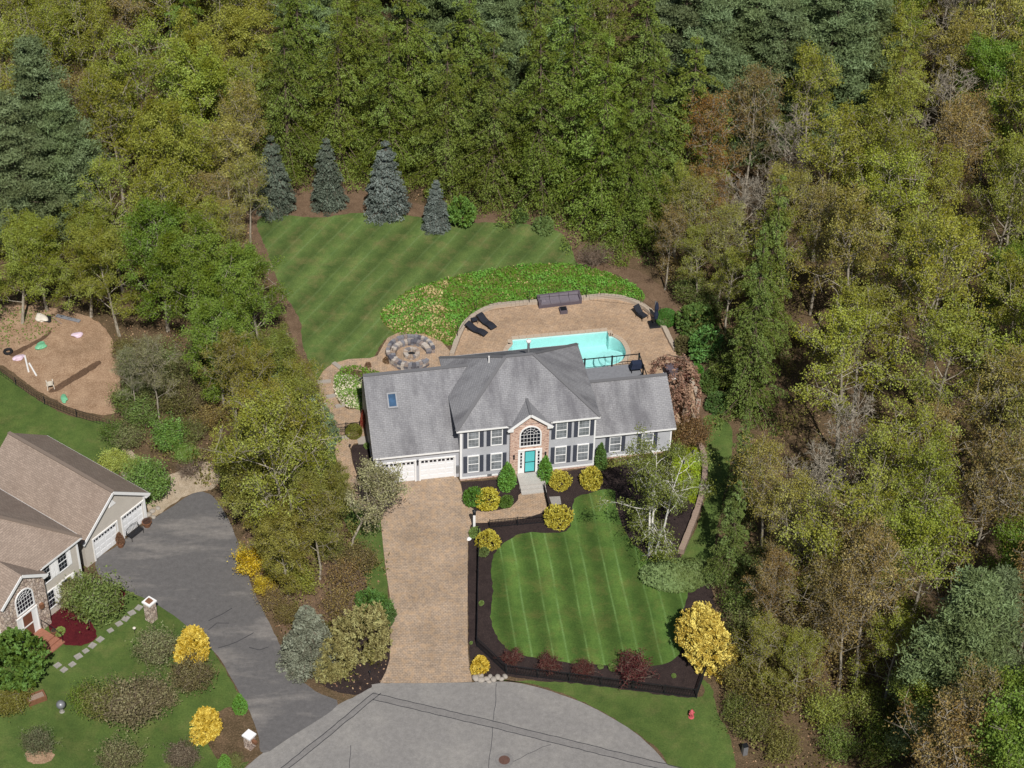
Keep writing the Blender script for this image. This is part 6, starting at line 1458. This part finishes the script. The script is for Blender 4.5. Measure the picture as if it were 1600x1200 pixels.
# umbrella and chair
c = g(1022, 508); o = tag(empty('patio_umbrella', c + (.04,), HA), 'closed navy cantilever umbrella on a square black base', 'umbrella')
MB().hexa([(-.5, -.5, 0), (.5, -.5, 0), (.5, .5, 0), (-.5, .5, 0), (-.44, -.44, .14), (.44, -.44, .14), (.44, .44, .14), (-.44, .44, .14)]).build('base_plate', M['black'], o)
MB().tube([(0, .1, .14), (0, .1, 2.4)], .045, 8).build('pole', M['steel'], o); MB().tube([(0, .1, 2.38), (.08, -.05, 2.45)], .03, 6).build('arm', M['steel'], o)
cn = MB()
cn.lathe([(.05, .55), (.17, .7), (.2, 1.1), (.13, 1.5), (.19, 1.75), (.12, 2.2), (.03, 2.42)], 12, (.12, .0, 0)); cn.build('folded_canopy', M['navy'], o)
MB().box(-.16, .02, -.1, .12, .35, .75).build('crank_box', M['black'], o)
c = g(1004, 498); o = tag(empty('lounge_chair', c + (.04,), radians(40)), 'black reclining chair left of the closed umbrella', 'chair')
MB().hexa([(-.3, -.3, .33), (.3, -.3, .33), (.3, .35, .3), (-.3, .35, .3), (-.3, -.3, .4), (.3, -.3, .4), (.3, .35, .37), (-.3, .35, .37)]).build('seat', M['darkcloth'], o); MB().hexa([(-.3, .36, .32), (.3, .36, .32), (.3, .95, .85), (-.3, .95, .85), (-.3, .34, .4), (.3, .34, .4), (.3, .9, .92), (-.3, .9, .92)]).build('backrest', M['darkcloth'], o)
for s in (-.33, .33): MB().tube([(s, -.3, 0), (s, -.3, .55), (s, .4, .6), (s, .5, 0)], .025, 6).build('arm_frame', M['black'], o)
c = g(1048, 588); o = tag(empty('storage_box', c + (.04,), HA), 'dark brown lidded patio box beside the weeping tree', 'box'); MB().box(-.45, .45, -.4, .4, .08, .95).build('box_body', M['wicker'], o); MB().box(-.5, .5, -.45, .45, .951, 1.02).build('lid', M['wicker'], o); MB().box(-.55, .55, -.48, .46, 0, .079).build('pad', M['white'], o)

# fences
def post_fence(name, pts, h, label, picket=None, post_every=2.4, rails=(0.12, .92), post_w=.07, rail_w=.035, mat='black', gap=.11, z=0.0):
    P = G(pts); base = P[0]; o = tag(empty(name, base + (z,)), label, 'fence')
    rel = [(x - base[0], y - base[1]) for x, y in P]
    first = True
    for a, b in zip(rel, rel[1:]):
        L = hypot(b[0] - a[0], b[1] - a[1]); n = max(1, round(L / post_every)); ux, uy = (b[0] - a[0]) / L, (b[1] - a[1]) / L
        for k in range(n + 1):
            if k == 0 and not first: continue
            x, y = a[0] + ux * L * k / n, a[1] + uy * L * k / n
            MB().box(x - post_w / 2, x + post_w / 2, y - post_w / 2, y + post_w / 2, 0, h * 1.04).build('post', M[mat], o)
        first = False
        for k in range(n):
            p = (a[0] + ux * L * k / n, a[1] + uy * L * k / n); q = (a[0] + ux * L * (k + 1) / n, a[1] + uy * L * (k + 1) / n)
            for r in rails: MB().beam(p + (h * r,), q + (h * r,), rail_w, rail_w).build('rail', M[mat], o)
            if picket:
                mb = MB(); m = int(L / n / gap)
                for i in range(1, m):
                    t = i / m; x, y = p[0] + (q[0] - p[0]) * t, p[1] + (q[1] - p[1]) * t
                    mb.box(x - picket / 2, x + picket / 2, y - picket / 2, y + picket / 2, h * .05, h)
                pk_ = mb.build('pickets', M[mat], o); pk_['kind'] = 'stuff'
    return o
post_fence('front_fence', [(748, 838), (745, 1010), (791, 1053), (1088, 1091), (1102, 1050)], .95, 'long black metal picket fence round the front lawn bed', .028)
post_fence('walk_fence', [(765, 825), (852, 817)], .85, 'short black picket fence along the front walk', .024, 2.2)
post_fence('step_fence', [(850, 768), (857, 799)], .85, 'short black picket fence running down from the front steps', .024, 1.3)
post_fence('pool_fence', [(715, 530), (744, 489), (827, 477), (916, 469), (1001, 478), (1030, 503)], 1.5, 'thin black wire fence on the green bank behind the patio', None, 4.4, (.05, .5, .98), .045, .012)
post_fence('garden_fence', [(-20, 572), (25, 602), (70, 632), (120, 652), (172, 668)], .8, 'low dark wire fence between the neighbour lawn and soil garden', .012, 2.6, (.1, .5, .95), .06, .018, 'rubber', .3)
gt = post_fence('garden_gate', [(514, 684), (541, 680)], 1.25, 'black metal gate closing the side path', .02, 3, (.06, .5, .98), .07, .035); gt['category'] = 'gate'
post_fence('gate_fence', [(543, 680), (562, 678)], 1.25, 'short black fence between the side gate and the garage', .02, 3, (.06, .5, .98), .07, .035)
post_fence('left_gate_fence', [(512, 685), (495, 690), (470, 694)], 1.2, 'black wire fence running left from the side gate into the trees', .014, 2, (.06, .98), .05, .02)

# street furniture and small things
def lamp(px, py):
    o = tag(empty('lamp_post', g(px, py) + (0,)), 'white lamp post with black lantern at the driveway corner', 'lamp post')
    MB().box(-.09, .09, -.09, .09, 0, 1.55).build('post', M['white'], o); MB().box(-.12, .12, -.12, .12, 1.551, 1.62).build('cap', M['black'], o); MB().hexa([(-.09, -.09, 1.62), (.09, -.09, 1.62), (.09, .09, 1.62), (-.09, .09, 1.62), (-.13, -.13, 1.9), (.13, -.13, 1.9), (.13, .13, 1.9), (-.13, .13, 1.9)]).build('lantern', M['darkglass'], o); MB().lathe([(.18, 1.9), (.05, 2.02), (.02, 2.1)], 8).build('lantern_roof', M['black'], o)
lamp(741, 827)
hy = tag(empty('fire_hydrant', g(1080, 1121) + (.01,), .4), 'faded red fire hydrant on the grass verge', 'hydrant')
MB().lathe([(.2, 0), (.2, .05), (.13, .07), (.13, .5), (.16, .52), (.16, .56), (.13, .6), (.1, .7), (.04, .76)], 14).build('barrel', M['red'], hy)
for s in (-1, 1): MB().tube([(0, 0, .42), (s * .2, 0, .42)], .06, 8).build('side_outlet', M['red'], hy)
MB().tube([(0, 0, .4), (0, -.22, .4)], .08, 8).build('front_outlet', M['red'], hy); MB().tube([(0, 0, .76), (0, 0, .82)], .03, 6).build('top_nut', M['red'], hy)
def boulder(px, py, s, k, label, mat='granite'):
    bm = bmesh.new(); bmesh.ops.create_icosphere(bm, subdivisions=2, radius=1); r = random.Random(k)
    A = [Vector((r.gauss(0, 1), r.gauss(0, 1), r.gauss(0, 1))).normalized() for _ in range(6)]
    for v in bm.verts:
        d = 1 + .0
        for a in A: d -= .22 * max(0, v.co.normalized().dot(a) - .55)
        v.co = Vector((v.co.x * 1.1, v.co.y * .9, v.co.z * .62)) * d
    me = bpy.data.meshes.new('boulder'); bm.to_mesh(me); bm.free(); me.materials.append(M[mat])
    o = link('boulder', me); o.location = g(px, py) + (s * .35,); o.scale = (s,) * 3; o.rotation_euler = (0, 0, r.uniform(0, 6)); tag(o, label, 'boulder', 'boulders at the driveway mouth'); return o
for k, (px, py, s) in enumerate([(743, 1061, .3), (751, 1057, .26), (752, 1064, .3), (760, 1062, .24), (766, 1058, .2), (771, 1063, .26), (778, 1059, .24), (784, 1062, .2), (789, 1058, .22), (764, 1066, .18)]): boulder(px, py, s, k, 'pale boulder in the row beside the driveway mouth')
for k, (px, py, s) in enumerate([(232, 806, .3), (238, 800, .26), (240, 809, .2), (247, 795, .22), (196, 742, .3), (226, 730, .35)]):
    o = boulder(px, py, s, 40 + k, 'pale rock in the gravel behind the beige garage'); o['group'] = 'rocks by the beige garage'
boulder(733, 843, .2, 60, 'white stone at the foot of the lamp post bed', 'white')['group'] = 'single stones'
def pillar(name, px, py, w, h, label, cat, rz):
    o = tag(empty(name, g(px, py) + (0,), rz), label, cat)
    MB().box(-w / 2, w / 2, -w / 2, w / 2, 0, h).build('stone_shaft', M['fieldstone'], o); MB().box(-w / 2 - .07, w / 2 + .07, -w / 2 - .07, w / 2 + .07, h + .001, h + .12).build('cap_slab', M['white'], o); return o
p = pillar('stone_pillar', 237, 968, .62, 1.75, 'tall fieldstone pillar with white cap on the neighbour lawn', 'pillar', NA)
MB().hexa([(-.22, -.22, 1.872), (.22, -.22, 1.872), (.22, .22, 1.872), (-.22, .22, 1.872), (-.14, -.14, 2.05), (.14, -.14, 2.05), (.14, .14, 2.05), (-.14, .14, 2.05)]).build('lantern', M['wood'], p); MB().box(.312, .36, -.15, .15, .6, 1.4).build('dark_strip', M['black'], p)  # brown lantern on the cap, thin black strip on one side of the shaft
p = pillar('mailbox_pillar', 391, 1167, .55, 1.15, 'short stone mailbox pillar at the neighbour driveway mouth', 'mailbox', radians(-35)); MB().box(.276, .62, -.1, .1, .7, .95).build('mailbox', M['wood'], p)
gb = tag(empty('gazing_ball', g(97, 1112) + (0,)), 'grey gazing ball on a pedestal in the neighbour lawn', 'garden ornament'); MB().lathe([(.2, 0), (.14, .06), (.09, .3), (.16, .42)], 14).build('pedestal', M['flag'], gb)
sp_ = MB().lathe([(.02 + .3 * sin(pi * k / 12), .72 - .3 * cos(pi * k / 12)) for k in range(13)], 18).build('ball', M['steel'], gb, True)
bn = tag(empty('garden_bench', g(57, 1094) + (0,), radians(30)), 'low wooden garden bench box near the round green bush', 'bench')
for s in (-.32, .32): MB().box(-.65, .65, s - .05, s + .05, 0, .42).build('side_board', M['wood'], bn)
for s in (-.6, .6): MB().box(s - .05, s + .05, -.269, .269, 0, .42).build('end_board', M['wood'], bn)
for k in range(3): MB().box(-.54, .54, -.26 + k * .178, -.26 + k * .178 + .16, .3, .34).build('seat_slat', M['timber'], bn)
# bench at the garage, planters
bx = g(212, 838); bn = tag(empty('metal_bench', bx + (.03,), NA), 'black metal bench by the right hand garage door of the beige house', 'bench')
for k in range(5): MB().box(-.65, .65, -.25 + k * .1, -.25 + k * .1 + .075, .42, .445).build('seat_slat', M['black'], bn)
bk_ = MB()
bk_.tube([(-.65, .27, .45), (-.6, .3, .85), (0, .33, 1.0), (.6, .3, .85), (.65, .27, .45)], .02, 6)
for k in range(9): x = -.56 + k * .14; bk_.tube([(x, .27, .45), (x, .31, .84 + .15 * (1 - (x / .6) ** 2))], .01, 4)
bk_.build('backrest', M['black'], bn)
for sx in (-.6, .6): MB().tube([(sx, -.24, 0), (sx, -.24, .62), (sx, .27, .64), (sx, .3, 0)], .022, 6).build('leg_frame', M['black'], bn)
def potted(px, py, r, h, ball, col, label, s):
    o = tag(empty('planter', g(px, py) + (.03,)), label, 'planter'); MB().lathe([(r * .7, 0), (r, h), (r * 1.06, h), (r * 1.06, h + .03)], 16).build('pot', M['wood'], o)
    f_ = link('foliage', ball, o); f_.location = (0, 0, h); f_.scale = s; f_.color = col + (1,)
potted(189, 854, .3, .35, CONE[0], S(118, 88, 68), 'brown-leaved planter bush between the beige garage doors', (.5, .5, .42)); potted(230, 822, .36, .4, BALL[0], S(96, 74, 66), 'low round planter at the corner of the beige garage', (.34, .34, .12)); potted(85, 992, .2, .35, BALL[1], S(90, 80, 70), 'dark pot beside the brick entry steps', (.16, .16, .1))
shrub(BALL[1], 95, 990, S(150, 170, 90), 'small pale green plant in the red mulch bed', 'young_plant', .35, 'plant')
wl = tag(empty('solar_light', g(211, 990) + (.02,)), 'small solar garden light on the neighbour lawn', 'garden light'); MB().tube([(0, 0, 0), (0, 0, .5)], .02, 6).build('stake', M['black'], wl); MB().lathe([(.1, .5), (.12, .58), (.03, .66)], 10).build('lamp_head', M['plastic'], wl)
for px, py in ((547, 702), (559, 752), (1082, 711), (1068, 727), (578, 1056)):
    wl = tag(empty('path_light', g(px, py) + (.0,)), 'small dark path light at the edge of a planting bed', 'garden light', 'path lights'); MB().tube([(0, 0, 0), (0, 0, .45)], .025, 6).build('stake', M['black'], wl); MB().lathe([(.1, .45), (.02, .55)], 10).build('lamp_head', M['black'], wl)
ub = tag(empty('utility_pedestal', g(1163, 1178) + (0,), .3), 'small dark utility pedestal at the edge of the verge', 'utility box'); MB().box(-.16, .16, -.16, .16, 0, .85).build('cabinet', M['steel'], ub); MB().box(-.18, .18, -.18, .18, .851, .9).build('lid', M['black'], ub)

# soil garden things
ch = tag(empty('plastic_chair', g(79, 606) + (.02,), radians(200)), 'white moulded plastic chair standing in the soil garden', 'chair')
MB().hexa([(-.26, -.26, .4), (.26, -.26, .4), (.24, .24, .38), (-.24, .24, .38), (-.26, -.26, .44), (.26, -.26, .44), (.24, .24, .42), (-.24, .24, .42)]).build('seat', M['plastic'], ch)
bb = MB()
for k in range(10):
    a, b_ = pi * k / 10, pi * (k + 1) / 10
    P = [(.29 * cos(a), .05 + .27 * sin(a)), (.29 * cos(b_), .05 + .27 * sin(b_))]
    za, zb = .62 + .3 * sin(a), .62 + .3 * sin(b_)
    bb.hexa([P[0] + (.46 if 2 <= k <= 7 else .58,), P[1] + (.46 if 2 <= k <= 7 else .58,), (P[1][0] * .93, P[1][1] * .93, .46 if 2 <= k <= 7 else .58), (P[0][0] * .93, P[0][1] * .93, .46 if 2 <= k <= 7 else .58), P[0] + (za,), P[1] + (zb,), (P[1][0] * .93, P[1][1] * .93, zb), (P[0][0] * .93, P[0][1] * .93, za)])
bb.build('backrest', M['plastic'], ch)
for sx in (-.25, .25):
    for sy in (-.24, .24): MB().beam((sx * 1.12, sy * 1.15, 0), (sx * .95, sy, .4), .05).build('leg', M['plastic'], ch)
    MB().box(sx - .03, sx + .03, -.26, .1, .6, .635).build('armrest', M['plastic'], ch)
def bag(px, py, s, mat, label, k):
    bm = bmesh.new(); bmesh.ops.create_icosphere(bm, subdivisions=3, radius=1); r = random.Random(k); A = [Vector((r.gauss(0, 1), r.gauss(0, 1), r.gauss(0, .6))).normalized() for _ in range(14)]
    for v in bm.verts:
        n = v.co.normalized(); d = 1 + sum(r2 * max(0, n.dot(a) - .7) for a, r2 in zip(A, [.8, -.7] * 7)); v.co = Vector((n.x * 1.25, n.y * .8, n.z * .45)) * d
        v.co.z = max(v.co.z, -.35)
    me = bpy.data.meshes.new('bag'); bm.to_mesh(me); bm.free(); me.materials.append(M[mat]); o = link('plastic_bag', me); o.location = g(px, py) + (s * .36,); o.scale = (s,) * 3; o.rotation_euler = (0, 0, r.uniform(0, 6)); tag(o, label, 'bag')
bag(64, 543, .42, 'greenbag', 'green plastic bag lying at the top left of the soil plot', 1); bag(101, 625, .36, 'greenbag', 'green plastic bag by the lower wire fence', 2); bag(29, 561, .38, 'pinkbag', 'pinkish white bag beside the white pipes', 3); bag(122, 525, .36, 'pinkbag', 'pinkish white bag at the far corner of the soil plot', 4)
bag(66, 500, .5, 'plastic', 'crumpled white plastic heap at the back of the soil garden', 5); bag(76, 500, .35, 'rubber', 'dark crumpled sack beside the white plastic heap', 6)
for k, (a, b_, lb) in enumerate((((39, 557), (45, 582), 'upper white pipe lying on the soil plot'), ((46, 569), (57, 588), 'lower white pipe lying on the soil plot'))):
    A, B = g(*a), g(*b_); po = MB().tube([A + (.09,), B + (.09,)], .075, 10).build('white_pipe', M['pvc']); tag(po, lb, 'pipe')
A, B = g(82, 497), g(97, 507); po = MB().beam(A + (.12,), B + (.06,), .1, .05).build('wooden_stake', M['timber']); tag(po, 'pale wooden stake lying behind the soil plot', 'stake')
A, B = g(88, 494), g(125, 503); po = MB().beam(A + (.08,), B + (.08,), .35, .06).build('grey_board', M['greywood']); tag(po, 'long grey board lying along the woods edge of the soil garden', 'board')
ti = MB(); c = g(13, 551)
for k in range(18):
    a, b_ = 2 * pi * k / 18, 2 * pi * (k + 1) / 18
    ti.tube([(c[0] + .3 * cos(a), c[1] + .3 * sin(a), .13), (c[0] + .3 * cos(b_), c[1] + .3 * sin(b_), .13)], .12, 8, False)
tag(ti.build('tyre', M['rubber']), 'old black tyre lying at the left edge of the soil garden', 'tyre')
